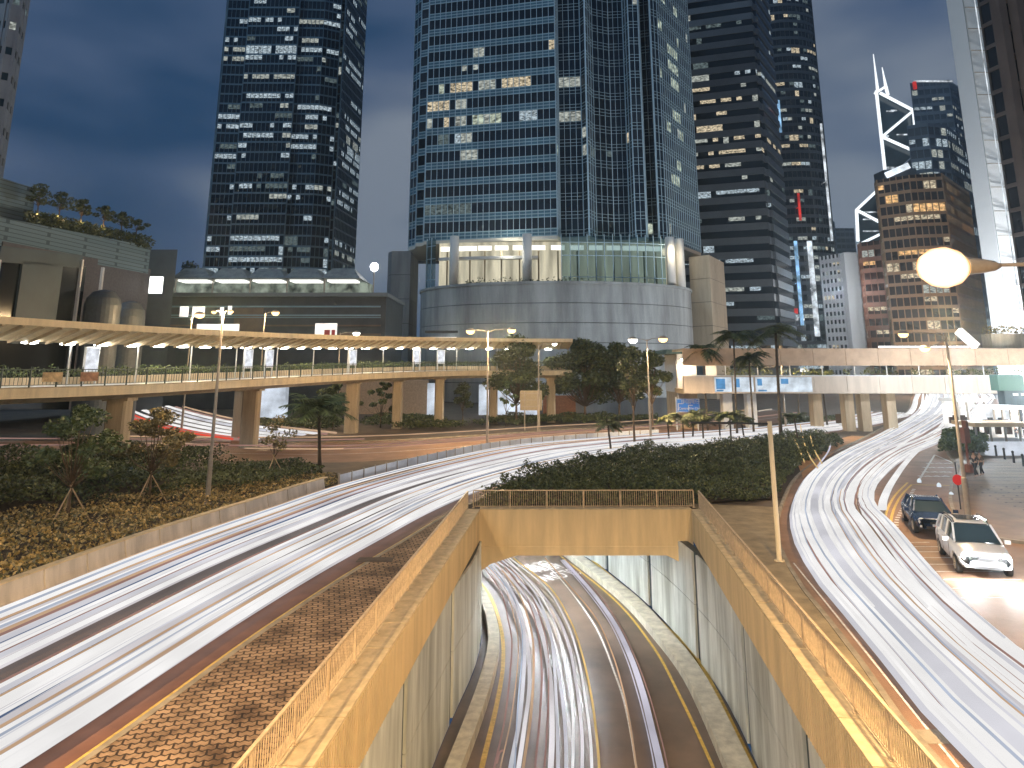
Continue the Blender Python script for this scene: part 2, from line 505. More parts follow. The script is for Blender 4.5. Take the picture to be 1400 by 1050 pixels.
def kerb(path, h=0.13, w=0.18, mname='kerb', side=1):
    mb = MB()
    mb.sweep(path, [(0, 0), (w*side, 0), (w*side, h), (0.02*side, h)] if side > 0 else [(0, 0), (0.02*side, h), (w*side, h), (w*side, 0)])
    return struct(recalc(mb.build('kerb', M[mname])))
kerb(LN[:62], side=1)
kerb(RL[:70], side=-1)
kerb(B, side=-1)

# brick paved strip between the left road and the parapet
bp = [(p.x+0.18, p.y) for p in LN if p.y < 41.5]
lp = [(LI(y)-0.85, y) for y in (41.4, 30, 20, 10, 2)]
sheet('brick_pavement', bp + lp, 0.12, M['brick'])
# strip between the right parapet and the right road
bp = [(RI(y)+0.62, y) for y in (2, 14, 28, 41)] + [(9.7, 43.5)]
rp = [(p.x-0.18, p.y) for p in RL if p.y < 44][::-1]
sheet('pavement', bp + rp, 0.11, mat('pavement_ochre', (0.34, 0.26, 0.15), 0.75, var=0.4, vscale=1.2, bump=0.3))
# soil below the hedge island and the planting strip
isl = [(LI(YB)-0.6, YB+0.6)] + [(p.x+0.2, p.y) for p in LN if 42 < p.y < 88] + [(36, 82)] + [(p.x-0.25, p.y) for p in RL if 43.8 < p.y < 79][::-1] + [(9.7, 43.6), (RI(YB)+0.6, YB+0.6)]
sheet('planting_soil', isl, 0.10, M['soil'])
left_strip = [(p.x-0.9, p.y) for p in LF if 2 < p.y < 54]
left_back = [(-16, 57.5), (-24, 58), (-40, 57), (-60, 56), (-60, 2)]
sheet('planting_soil', left_strip + left_back, 0.05, M['soil'])

# dark pavement on the right, with kerb
kp = crom([G(1560, 775), G(1430, 748), G(1362, 737), G(1318, 715), G(1303, 690), G(1304, 662), G(1310, 640), G(1296, 618), G(1299, 606), G(1318, 596)], 6)
kp = [Vector((p.x, p.y, 0)) for p in kp]
sheet('pavement', [(p.x, p.y) for p in kp] + [(60, 92), (120, 160), (160, 160), (160, 20), (60, 20)], 0.13, M['paving_dark'])
mb = MB(); mb.sweep(kp, [(-0.2, 0.0), (0.0, 0.0), (0.0, 0.137), (-0.18, 0.137)]); struct(recalc(mb.build('kerb', M['kerb'])))
# tile joints and studs on that pavement
mb = MB()
for k in range(18):
    y = 34 + k*1.6
    mb.box(26+k*0.3, 70, y, y+0.035, 0.132, 0.136)
struct(mb.build('paving_joints', M['steel_dark']))
mb = MB(); random.seed(3)
for k in range(12):
    for j in range(12):
        x = 26.2 + j*0.8 + k*0.25; y = 37 + k*1.1
        mb.lathe((x, y, 0.132), [(0.07, 0), (0.06, 0.015)], 8)
struct(mb.build('paving_studs', M['steel_dark']))

# ---------------------------------------------------------------- road markings on the right road
def line_px(pts, w, m, z=0.014, name='road_marking', n=6, dash=None):
    path = crom([G(x, y) for x, y in pts], n)
    mb = MB()
    if dash:
        for p, d in at_len([Vector((q.x, q.y, 0)) for q in path], dash[0]+dash[1]):
            a = p; b = p + d*dash[0]
            nrm = Vector((d.y, -d.x, 0))*w/2
            mb.quad(*[Vector((q.x, q.y, z)) for q in (a-nrm, a+nrm, b+nrm, b-nrm)])
    else:
        mb.sweep(path, [(-w/2, z), (w/2, z)], closed=False)
    return struct(mb.build(name, m))
line_px([(1224, 740), (1218, 718), (1222, 697), (1232, 678), (1246, 663)], 0.13, M['yellow_paint'])
line_px([(1214, 740), (1209, 716), (1214, 695), (1225, 676), (1241, 660)], 0.13, M['yellow_paint'])
line_px([(1255, 659), (1278, 622)], 0.14, M['white_paint'], n=1)
line_px([(1278, 622), (1310, 636)], 0.18, M['white_paint'], n=1)
line_px([(1246, 663), (1304, 664)], 0.16, M['yellow_paint'], n=1)
line_px([(1229, 735), (1226, 712), (1238, 690), (1250, 668)], 0.2, M['white_paint'], dash=(0.28, 0.42))
line_px([(1245, 748), (1262, 772), (1290, 812), (1330, 865)], 0.13, M['white_paint'], dash=(1.0, 1.6))
line_px([(1180, 860), (1260, 950), (1340, 1050)], 0.09, M['white_paint'], dash=(0.8, 1.0))
line_px([(1085, 770), (1150, 850), (1230, 950), (1310, 1050)], 0.06, M['white_paint'])
mb = MB()
for r_ in range(4):
    for c_ in range(7):
        a = G(1268+c_*6.0+r_*-3, 634+r_*6.0)
        mb.box(a.x, a.x+0.22, a.y, a.y+0.3+0.2*((r_+c_) % 2), 0.010, 0.014)
for k in range(9):
    a = G(1212, 742+k*5.5+k*k*0.5); L = 1.5+0.5*k
    mb.box(a.x+0.4+0.17*k, a.x+0.4+L, a.y, a.y+0.05, 0.010, 0.014)
struct(mb.build('road_marking', M['white_paint']))
# yellow line and white edge line of the left road
mb = MB()
mb.sweep([p.lerp(q, 0.46) for p, q in zip(LF, LN)], [(-0.07, 0.012), (0.07, 0.012)], closed=False)
struct(mb.build('road_marking', M['yellow_paint']))
mb = MB(); mb.sweep(LN, [(-0.22, 0.014), (-0.14, 0.014)], closed=False); struct(mb.build('road_marking', M['yellow_paint']))
mb = MB(); mb.sweep(LN, [(-1.15, 0.009), (0.0, 0.009)], closed=False); struct(mb.build('gutter', mat('gutter_red', (0.17, 0.075, 0.045), 0.6, var=0.3, vscale=1)))
# manhole covers
for (x, y) in ((905, 0),):
    pass
mc = MB(); a = G(1270, 1008); mc.box(a.x-0.35, a.x+0.35, a.y-0.3, a.y+0.3, 0.009, 0.016); struct(mc.build('manhole_cover', M['kerb']))
mc = MB(); a = G(520, 770); mc.box(a.x-0.9, a.x+0.5, a.y-0.35, a.y+0.35, 0.122, 0.135); mc.box(a.x-0.4, a.x+0.3, a.y-0.2, a.y+0.2, 0.135, 0.142); struct(mc.build('drain_cover', mat('drain_iron', (0.07, 0.045, 0.03), 0.7, var=0.4)))

# ---------------------------------------------------------------- the underpass
ZR = -6.0
LW = crom([(-6.5, -14), (-4.3, 10), (-2.75, 28.8), (-1.66, 38), (-1.75, 44), (-3.0, 51), (-6.2, 60), (-12, 70), (-20, 80)], 8)
RW = crom([(4.6, -14), (6.6, 10), (8.5, 28.8), (8.85, 36), (8.27, 43.9), (7.1, 51), (5.2, 58), (0.6, 67), (-7, 80)], 8)
LW = resample(LW, 90); RW = resample(RW, 90)
mb = MB(); mb.loft(LW, RW, ZR); struct(mb.build('underpass_road', mat('underpass_asphalt', (0.15, 0.105, 0.075), 0.36, var=0.5, vscale=0.35, bump=0.15, bscale=40)))
# tunnel roof beyond the portal beam
mb = MB()
la = [p for p in LW if p.y > YB+0.3]; ra = [p for p in RW if p.y > YB+0.3]
n_ = 40; la = resample([Vector((LI(YB)-0.4, YB+0.4, 0))]+la, n_); ra = resample([Vector((RI(YB)+0.4, YB+0.4, 0))]+ra, n_)
mb.loft(la, ra, -1.88); mb.loft(la, ra, -1.4)
struct(mb.build('tunnel_ceiling', mat('tunnel_ceiling', (0.25, 0.25, 0.22), 0.8)))

def tunnel_wall(name, path, side, label, phase):
    t = thing(name, label, 'wall', (path[0].x, path[0].y, ZR))
    loc = t.location
    # wall core, panels as separate raised slabs, dark joint strips
    mb = MB(); mb.sweep(path, [(0.10*side, ZR), (0.10*side, -1.25), (0.5*side, -1.25), (0.5*side, ZR)])
    o = recalc(mb.build('wall_core', M['teal_dark'], t, loc=loc)); 
    L = at_len(path, 2.0, start=0.0)
    for k in range(len(L)-1):
        (a, d), (b, _) = L[k], L[k+1]
        if a.y > 66 or a.y < 12: continue
        gap = 0.6 if (k + phase) % 4 == 0 else 0.025
        r_ = Vector((d.y, -d.x, 0))
        a2 = a + (b-a).normalized()*gap; 
        for z0, z1 in ((ZR+0.05, -3.62), (-3.58, -1.26)):
            mbp = MB(); q0 = a2 + r_*0.10*side; q1 = b + r_*0.10*side
            mbp.prism([(a2.x, a2.y), (b.x, b.y), (q1.x, q1.y), (q0.x, q0.y)], z0, z1)
            recalc(mbp.build('wall_panel', M['tunnel_panel'], t, loc=loc))
    return t
tunnel_wall('tunnel_wall', LW, -1, 'streaky cream panel wall on the left side of the sunken road', 1)
tunnel_wall('tunnel_wall', RW, 1, 'streaky cream panel wall with dark vertical strips right of the sunken road', 2)

# raised walkways and kerbs in the underpass
def strip_px(name, pts, w, z0, z1, m, label=None, cat=None, off=0.0):
    path = crom([G(x, y, ZR) for x, y in pts], 8)
    mb = MB(); mb.sweep([(p.x, p.y) for p in path], [(off-w/2, z0), (off-w/2, z1), (off+w/2, z1), (off+w/2, z0)])
    o = recalc(mb.build(name, m))
    return struct(o)
strip_px('raised_kerb', [(644, 800), (658, 820), (670, 850), (675, 890), (662, 950), (628, 1045), (606, 1100)], 0.55, ZR, ZR+0.45, M['walkway'])
strip_px('gutter', [(655, 795), (672, 820), (685, 860), (688, 905), (680, 960), (660, 1045), (648, 1100)], 0.18, ZR, ZR+0.06, M['yellow_paint'])
strip_px('raised_kerb', [(775, 757), (853, 818), (907, 876), (950, 934), (1003, 1045), (1030, 1110)], 0.85, ZR, ZR+0.40, M['walkway'])
strip_px('road_marking', [(762, 757), (838, 818), (892, 883), (930, 953), (973, 1045), (1000, 1110)], 0.12, ZR+0.002, ZR+0.012, M['yellow_paint'])
strip_px('gutter', [(803, 760), (904, 852), (955, 905), (1030, 1050), (1060, 1110)], 0.16, ZR, ZR+0.08, M['yellow_paint'])
strip_px('road_marking', [(735, 770), (760, 785), (810, 850), (842, 925), (858, 980), (870, 1050), (880, 1110)], 0.08, ZR+0.002, ZR+0.010, M['white_paint'])

# SLOW painted on the road in both scripts, facing the oncoming traffic
def road_text(body, px, py, size, rz, z=ZR+0.014, m=None, sy=1.0):
    o = text_mesh('road_lettering', body, size, m or M['white_paint'])
    p = G(px, py, ZR); o.location = (p.x, p.y, z); o.rotation_euler = (0, 0, rz); o.scale = (1, sy, 1)
    o['kind'] = 'structure'
    return o
road_text('SLOW', 762, 786, 1.15, R(180+38), sy=1.8)
road_text('\u6162\u99db', 738, 774, 1.3, R(180+38), sy=1.9)

# parapets: ledge + ribbed fascia + railing
def parapet(path_fn, side, y0, y1, label, rlabel):
    ys = [y0 + (y1-y0)*k/24 for k in range(25)]
    path = [(path_fn(y), y) for y in ys]
    t = thing('parapet_wall', label, 'parapet', (path_fn(y0), y0, 0))
    loc = t.location
    mb = MB()
    s = side   # +1: the ledge lies to the right of the inner face
    mb.sweep(path, [(0, -1.25), (0, 0.26), (0.62*s if s > 0 else -0.85, 0.26), (0.62*s if s > 0 else -0.85, -0.02), (0.4*s, -0.02), (0.4*s, -1.25)])
    recalc(mb.build('fascia', M['ochre'], t, loc=loc))
    mb = MB(); q = 0.64 if s > 0 else -0.87
    for k in range(24):
        seg = [path[k], path[k+1]]
        a = Vector(seg[0]).lerp(Vector(seg[1]), 0.012); b = Vector(seg[0]).lerp(Vector(seg[1]), 0.988)
        mb.sweep([a, b], [(-0.03*s, 0.263), (-0.03*s, 0.30), (q, 0.30), (q, 0.263)])
    recalc(mb.build('coping', M['ochre_ledge'], t, loc=loc))
    mb = MB()
    for p, d in at_len([Vector((a, b, 0)) for a, b in path], 0.17):
        mb.obox((p.x-0.012*s, p.y, -0.52), (0.03, 0.085, 1.42), ax=math.atan2(d.y, d.x)-R(90))
    mb.build('rib', M['ochre'], t, loc=loc)['kind'] = 'stuff'
    return t
def railing(path, label, post=2.0, h=0.85, z=0.30, mname='rail'):
    path = [Vector((p[0], p[1], z)) for p in path]
    t = thing('railing', label, 'railing', path[0])
    loc = t.location
    L = sum((b-a).length for a, b in zip(path[:-1], path[1:]))
    P_ = at_len(path, L/round(L/post)-1e-6)
    for p, d in P_:
        mb = MB(); mb.obox((p.x, p.y, z+h/2+0.01), (0.055, 0.055, h), ax=math.atan2(d.y, d.x)); mb.obox((p.x, p.y, z+0.01), (0.13, 0.13, 0.02), ax=math.atan2(d.y, d.x))
        mb.build('post', M[mname], t, loc=loc)
    mb = MB(); mb.sweep(path, [(-0.035, h), (0.035, h), (0.035, h+0.045), (-0.035, h+0.045)]); recalc(mb.build('top_rail', M[mname], t, loc=loc))
    mb = MB(); mb.sweep(path, [(-0.018, 0.07), (0.018, 0.07), (0.018, 0.1), (-0.018, 0.1)]); recalc(mb.build('bottom_rail', M[mname], t, loc=loc))
    mb = MB()
    for p, d in at_len(path, 0.115):
        mb.box(p.x-0.009, p.x+0.009, p.y-0.009, p.y+0.009, z+0.1, z+h)
    mb.build('pickets', M[mname], t, loc=loc)['kind'] = 'stuff'
    return t
parapet(LI, -1, -6, YB, 'long ochre parapet wall with ledge left of the sunken road', '')
parapet(RI, 1, -6, YB, 'long ochre parapet wall with ledge right of the sunken road', '')
railing([(LI(y)-0.62, y) for y in (4, 14, 22, 30, YB-0.1)], 'ochre picket railing beside the brick paving left of the sunken road')
railing([(RI(y)+0.42, y) for y in (4, 14, 22, 30, YB+0.1)], 'ochre picket railing right of the sunken road, between it and the right road')
railing([(LI(YB)-0.35, YB+0.25), (RI(YB)+0.2, YB+0.35)], 'ochre picket railing across the top of the portal beam')
# portal beam
t = thing('portal_beam', 'ribbed ochre beam spanning the mouth of the underpass', 'beam', (LI(YB), YB, 0))
mb = MB(); x0, x1 = LI(YB)+0.003, RI(YB)-0.003
pr = [(x0, 0.262), (x1, 0.262), (x1, -2.75), (x1-0.35, -2.45), (x1-1.4, -1.95), (x0+1.9, -1.95), (x0+0.6, -2.35), (x0, -2.75)]
i = len(mb.v)
for yy in (YB-0.05, YB+0.55): mb.v += [(x, yy, z) for x, z in pr]
n_ = len(pr)
for k in range(n_): mb.f.append((k, (k+1) % n_, n_+(k+1) % n_, n_+k)); mb.m.append(0)
mb.f.append(tuple(range(n_))); mb.m.append(0); mb.f.append(tuple(reversed(range(n_, 2*n_)))); mb.m.append(0)
recalc(mb.build('beam', M['ochre'], t, loc=t.location))
mb = MB(); mb.box(x0, x1, YB-0.09, YB+0.58, 0.265, 0.30); mb.build('coping', M['ochre_ledge'], t, loc=t.location)
mb = MB()
x = x0+0.25
while x < x1-0.15:
    mb.box(x, x+0.09, YB-0.085, YB-0.048, -1.40, 0.26); x += 0.19
mb.box(x0, x1, YB-0.10, YB-0.048, -1.62, -1.5)
mb.build('rib', M['ochre'], t, loc=t.location)['kind'] = 'stuff'

# tunnel luminaires (they light the mouth of the underpass white)
first = None
for k, (p, d) in enumerate(at_len([a.lerp(b, 0.45) for a, b in zip(la, ra)], 4.0, start=0.9)):
    if k > 5: break
    if first is None:
        t = thing('tunnel_lamp', 'long white strip lamp under the underpass ceiling', 'lamp', (p.x, p.y, -1.90), group='strip lamps under the underpass ceiling', rz=math.atan2(d.y, d.x))
        mb = MB(); mb.box(-0.9, 0.9, -0.16, 0.16, -0.10, 0.018); mb.build('lamp_housing', M['steel'], t)
        mb = MB(); mb.box(-0.85, 0.85, -0.13, 0.13, -0.125, -0.102); mb.build('diffuser', emat('tunnel_tube', COOL, 330), t)
        first = t
    else:
        dup(first, (p.x, p.y, -1.90), math.atan2(d.y, d.x))
# ---------------------------------------------------------------- light trails (glowing tubes of head- and tail-lamp light)
TM = {
 'white': emat('trail_white', (1.0, 0.98, 0.97), 0.92, noise=0.15, nscale=0.25),
 'soft': emat('trail_soft_white', (0.94, 0.93, 1.0), 0.72, noise=0.25, nscale=0.2),
 'blue': emat('trail_blue_white', (0.74, 0.82, 1.0), 0.62, noise=0.3, nscale=0.2),
 'deep': emat('trail_deep_blue', (0.26, 0.38, 0.66), 0.40, noise=0.4, nscale=0.2),
 'warm': emat('trail_warm', (1.0, 0.66, 0.42), 0.60, noise=0.3, nscale=0.2),
 'pink': emat('trail_pink', (0.85, 0.50, 0.42), 0.42, noise=0.3, nscale=0.2),
 'gold': emat('trail_gold', (1.0, 0.70, 0.28), 0.8, noise=0.3, nscale=0.2),
 'lilac': emat('trail_lilac', (0.88, 0.84, 0.98), 0.70, noise=0.3, nscale=0.2),
 'red': emat('trail_red', (1.0, 0.10, 0.06), 0.8, noise=0.3, nscale=0.2),
}
TM['veil'] = emat('road_glow_veil', (0.97, 0.92, 0.95), 0.72, noise=0.3, nscale=0.15)
TM['blaze'] = emat('trail_blaze', (1.0, 0.99, 0.98), 1.5, noise=0.2, nscale=0.2)
TW = {'blaze': 'blazing white', 'veil': 'faint milky', 'white': 'white', 'soft': 'soft white', 'blue': 'bluish white', 'deep': 'dark blue', 'warm': 'warm orange', 'pink': 'pinkish', 'gold': 'golden', 'lilac': 'lilac', 'red': 'red'}
def trail(path, w, h, col, where, group, thick=0.035):
    path = [Vector((p[0], p[1], p[2] if len(p) > 2 else 0)) for p in path]
    loc = path[0]
    mb = MB(); e = w*0.3
    mb.sweep(path, [(-w/2, h), (-e/2-w*0.1, h+thick), (e/2+w*0.1, h+thick), (w/2, h), (e/2, h-thick*0.6), (-e/2, h-thick*0.6)])
    o = mb.build('light_trail', TM[col], loc=loc)
    kind = 'thin' if w < 0.09 else ('broad' if w > 0.2 else 'narrow')
    tag(o, f'{kind} {TW[col]} light trail {where}', 'light trail', group)
    return o
def band(A, B, n, t0, t1, weights, wmin, wmax, where, group, seed, i0=0, i1=None, hmin=0.35, hmax=0.85, grow=0.0):
    rnd = random.Random(seed); i1 = i1 or len(A)
    for k in range(n):
        t = t0 + (t1-t0)*(k + rnd.uniform(0.05, 0.95))/n
        c = rnd.choices(list(weights), list(weights.values()))[0]
        w = rnd.uniform(wmin, wmax) * (rnd.choice((1.0, 1.6, 2.2)) if c in ('white', 'soft') else 0.7)
        ph = rnd.uniform(0, 6.28); am = rnd.uniform(0, 0.012); lam = rnd.uniform(0.04, 0.1)
        a = i0; b = i1
        if rnd.random() < 0.2: a = i0 + int(rnd.random()*8)
        path = []
        for j in range(a, b):
            tt = t + am*math.sin(ph + j*lam*2)
            p = A[j].lerp(B[j], tt); path.append((p.x, p.y, 0))
        trail(path, w, rnd.uniform(hmin, hmax), c, where, group)
# far carriageway of the left road (between barrier and yellow line), near carriageway
WW = {'white': 9, 'soft': 7, 'blue': 3, 'warm': 1.2, 'pink': 2, 'deep': 0.7}
gf = 'light trails on the far lanes of the left road'; gn = 'light trails on the near lanes of the left road'
band(LF, LN, 15, 0.07, 0.205, WW, 0.09, 0.18, 'beside the barrier of the left road', gf, 1, hmin=0.2, hmax=0.6)
band(LF, LN, 4, 0.21, 0.25, {'pink': 2, 'warm': 1, 'blue': 1}, 0.06, 0.12, 'beside the barrier of the left road', gf, 41, hmin=0.2, hmax=0.5)
band(LF, LN, 15, 0.26, 0.41, WW, 0.09, 0.18, 'beyond the yellow line of the left road', gf, 2, hmin=0.2, hmax=0.6)
WN = {'pink': 3, 'warm': 2, 'soft': 1, 'blue': 2}
band(LF, LN, 6, 0.515, 0.585, WN, 0.04, 0.08, 'in the middle lane of the left road', gn, 42, hmin=0.2, hmax=0.5)
band(LF, LN, 14, 0.585, 0.695, WW, 0.09, 0.18, 'in the middle lane of the left road', gn, 3, hmin=0.2, hmax=0.6)
WB = {'white': 9, 'soft': 5, 'blue': 4, 'warm': 2.0, 'pink': 1.2, 'deep': 1.6}
band(LF, LN, 20, 0.735, 0.90, WB, 0.08, 0.15, 'in the left road lane beside the brick paving', gn, 4, hmin=0.2, hmax=0.6)
VE = {'veil': 1}  # wide low strips added to imitate glow on the asphalt between trails
gl = 'added milky glow strips on the left road'
band(LF, LN, 4, 0.08, 0.20, VE, 0.4, 0.5, 'added low as road glow beside the barrier of the left road', gl, 31, hmin=0.05, hmax=0.15)
band(LF, LN, 4, 0.27, 0.40, VE, 0.4, 0.5, 'added low as road glow beyond the yellow line of the left road', gl, 32, hmin=0.05, hmax=0.15)
band(LF, LN, 3, 0.60, 0.69, VE, 0.4, 0.5, 'added low as road glow on the near lanes of the left road', gl, 33, hmin=0.05, hmax=0.15)
band(LF, LN, 3, 0.745, 0.87, VE, 0.4, 0.5, 'added low as road glow on the near lanes of the left road', gl, 35, hmin=0.05, hmax=0.15)
band(RL, RR, 13, 0.14, 1.02, VE, 0.35, 0.6, 'added low as road glow on the bend of the right road', 'added milky glow strips on the right road', 34, hmin=0.05, hmax=0.09)
# right road
WR = {'white': 12, 'soft': 7, 'blue': 2, 'warm': 1.2, 'pink': 2.2}
band(RL, RR, 36, 0.13, 0.55, WR, 0.07, 0.15, 'left of centre on the right road', 'light trails on the right road', 5, hmin=0.1, hmax=0.5)
band(RL, RR, 34, 0.55, 1.04, WR, 0.06, 0.13, 'right of centre on the right road', 'light trails on the right road', 6, hmin=0.1, hmax=0.5)
WF = {'blaze': 14, 'white': 4}
band(RL, RR, 26, 0.05, 0.97, WF, 0.40, 0.8, 'running under the far footbridge', 'broad light trails at the far end of the right road', 8, i0=42, hmin=0.15, hmax=0.5)
band(RR, RP, 5, 0.03, 0.75, WF, 0.40, 0.8, 'on the outer lane of the far right road', 'broad light trails at the far end of the right road', 9, i0=66, hmin=0.15, hmax=0.5)
def trail_px(pts, w, h, col, where, group, z=0.0, n=8, seg=None):
    path = crom([G(x, y, z+h) for x, y in pts], n)
    return trail([(p.x, p.y, z) for p in path], w, h, col, where, group)
# turning traces that break away from the bend
trail_px([(1206, 697), (1209, 680), (1222, 655), (1245, 625), (1275, 597), (1292, 575)], 0.42, 0.4, 'white', 'on bare asphalt right of the bend', None)
trail_px([(1184, 690), (1183, 668), (1196, 642), (1222, 616), (1256, 592)], 0.34, 0.4, 'white', 'curling at the right rim of the bend', None)
trail_px([(1150, 668), (1172, 640), (1205, 612), (1240, 590)], 0.16, 0.5, 'soft', 'arching over the inner side of the bend', None)
for pts in ([(1118, 640), (1106, 622), (1098, 600), (1094, 580)], [(1124, 634), (1113, 614), (1108, 596)], [(1100, 632), (1092, 612), (1086, 600)]):
    trail_px(pts, 0.10, 0.6, 'gold', 'looping on the orange verge beside the hedge island', 'golden light trails by the hedge island')
trail_px([(1116, 640), (1132, 618), (1136, 606)], 0.14, 0.5, 'lilac', 'crossing the orange verge beside the hedge island', None)
# the sunken road
def c6(pts): return [(560+x/2.593, 760+y/2.593) for x, y in pts]
TT = [
 ([(255, 30), (320, 120), (352, 240), (362, 330), (340, 560), (300, 750), (285, 860)], 0.07, 'pink'),
 ([(262, 20), (335, 110), (375, 240), (385, 350), (362, 560), (322, 750), (305, 860)], 0.05, 'warm'),
 ([(285, 20), (365, 130), (402, 240), (408, 350), (392, 560), (358, 750), (345, 860)], 0.16, 'soft'),
 ([(275, 30), (350, 120), (392, 230), (400, 330), (385, 520), (372, 750), (365, 860)], 0.07, 'blue'),
 ([(300, 15), (385, 130), (430, 260), (440, 380), (430, 560), (403, 750), (395, 860)], 0.10, 'warm'),
 ([(315, 10), (405, 130), (452, 260), (468, 400), (462, 560), (445, 750), (440, 860)], 0.08, 'pink'),
 ([(330, 10), (425, 130), (478, 270), (493, 400), (490, 560), (478, 750), (475, 860)], 0.07, 'pink'),
 ([(322, 10), (430, 110), (492, 240), (512, 380), (522, 560), (526, 750), (526, 860)], 0.12, 'soft'),
 ([(345, 8), (450, 120), (515, 240), (548, 370), (575, 520), (580, 650), (578, 750), (572, 860)], 0.10, 'white'),
 ([(355, 8), (480, 110), (555, 230), (595, 350), (622, 500), (640, 640), (646, 750), (648, 860)], 0.10, 'white'),
 ([(368, 8), (495, 110), (570, 230), (612, 350), (645, 500), (663, 640), (672, 750), (675, 860)], 0.09, 'gold'),
 ([(480, 8), (570, 110), (660, 220), (720, 350), (760, 490), (785, 620), (803, 750), (810, 860)], 0.07, 'warm'),
 ([(545, 15), (640, 120), (720, 230), (780, 350), (825, 480), (860, 620), (890, 750), (905, 860)], 0.26, 'lilac'),
 ([(555, 15), (655, 120), (735, 230), (795, 350), (845, 480), (885, 620), (915, 750), (930, 860)], 0.05, 'pink'),
 ([(535, 15), (625, 120), (705, 230), (763, 350), (806, 480), (842, 620), (868, 750), (882, 860)], 0.05, 'lilac'),
 ([(310, 735), (318, 700), (330, 690)], 0.06, 'pink'),
 ([(250, 20), (310, 80), (375, 180), (415, 300), (425, 450), (405, 620), (385, 760), (375, 860)], 0.16, 'veil'),
 ([(270, 8), (340, 60), (430, 170), (475, 300), (500, 450), (505, 620), (500, 760), (498, 860)], 0.2, 'veil'),
 ([(295, 8), (375, 70), (465, 190), (505, 300), (535, 450), (552, 620), (555, 760), (555, 860)], 0.13, 'soft'),
 ([(330, 6), (430, 90), (510, 190), (560, 300), (590, 450), (610, 620), (612, 760), (612, 860)], 0.12, 'veil'),
]
ORD = ['first', 'second', 'third', 'fourth', 'fifth', 'sixth', 'seventh', 'eighth', 'ninth', 'tenth', 'eleventh', 'twelfth', 'thirteenth', 'fourteenth', 'fifteenth']
for k, (pts, w, c) in enumerate(TT):
    wh = (ORD[k] + ' from the left in the sunken road') if k < 15 else 'spread at the mouth of the underpass'
    if k == 15: wh = 'cut short beside the left kerb of the sunken road'
    trail_px(c6(pts), w, 0.45, c, wh, 'light trails in the sunken road', z=ZR)
# traffic glow below the left footbridge: white and red traces of the street that turns away there
for k, (off, c_, w_) in enumerate(((0, 'white', 1.1), (1.6, 'white', 1.2), (3.2, 'soft', 1.0), (4.6, 'white', 1.0), (-1.8, 'white', 0.7), (-3.0, 'red', 0.25), (-3.7, 'pink', 0.5), (-4.3, 'red', 0.15), (6.0, 'pink', 0.5), (7.2, 'warm', 0.3))):
    cpts = crom([(-66, 134), (-56, 118), (-44, 100), (-33, 86), (-24, 77)], 8)
    pts_ = []
    for q in range(len(cpts)):
        d = (cpts[min(q+1, len(cpts)-1)]-cpts[max(q-1, 0)]).normalized(); n2 = Vector((-d.y, d.x, 0)); pts_.append(cpts[q]+n2*off)
    trail(pts_, w_, 0.6+0.05*(k % 4), c_, 'sweeping away below the left footbridge', 'light trails sweeping away below the left footbridge', thick=0.12)
for k, (t_, c, w, a0, b0) in enumerate([(0.78, 'pink', 0.25, 0, 24), (0.40, 'pink', 0.2, 0, 36), (0.9, 'warm', 0.16, 10, 55), (0.2, 'pink', 0.12, 22, 59), (0.27, 'warm', 0.12, 18, 59)]):
    trail([(A[j].lerp(B[j], t_).x, A[j].lerp(B[j], t_).y, 0) for j in range(a0, b0)], w, 0.6+0.05*(k % 4), c, 'on the street behind the pale fence', 'light trails on the street behind the pale fence', thick=0.06)

# ---------------------------------------------------------------- concrete barrier of the left road, then the pale fence
bar = [p for p in LF if 2 < p.y < 47.5]
t = thing('concrete_barrier', 'long concrete crash barrier of jointed panels between planting and left road', 'barrier', bar[0])
L = at_len(bar, 2.1)
for k in range(len(L)-1):
    a, b = L[k][0], L[k+1][0]; d = (b-a).normalized()*0.035
    mb = MB(); mb.sweep([a+d, b-d], [(-0.42, 0), (-0.42, 0.92), (-0.18, 0.92), (-0.12, 0.55), (-0.02, 0.22), (0.0, 0)])
    recalc(mb.build('barrier_panel', M['concrete'], t, loc=t.location))
mb = MB(); mb.sweep(bar, [(-0.45, 0.92), (-0.45, 0.97), (-0.15, 0.97), (-0.15, 0.92)]); recalc(mb.build('coping', M['ochre_ledge'], t, loc=t.location))
fen = [p + Vector((-0.3, 0.2, 0)) for p in LF if 47.4 < p.y < 84]
t = thing('road_fence', 'low pale panel fence with thin posts along the far edge of the left road', 'fence', fen[0])
mb = MB(); mb.sweep(fen, [(-0.02, 0.12), (-0.02, 0.86), (0.02, 0.86), (0.02, 0.12)]); recalc(mb.build('fence_panel', mat('pale_fence_panel', (0.62, 0.66, 0.72), 0.5, var=0.2, vscale=1), t, loc=t.location))
for p, d in at_len(fen, 1.5):
    mb = MB(); mb.box(p.x-0.05, p.x+0.05, p.y-0.05, p.y+0.05, 0, 0.95); mb.build('post', M['steel'], t, loc=t.location)

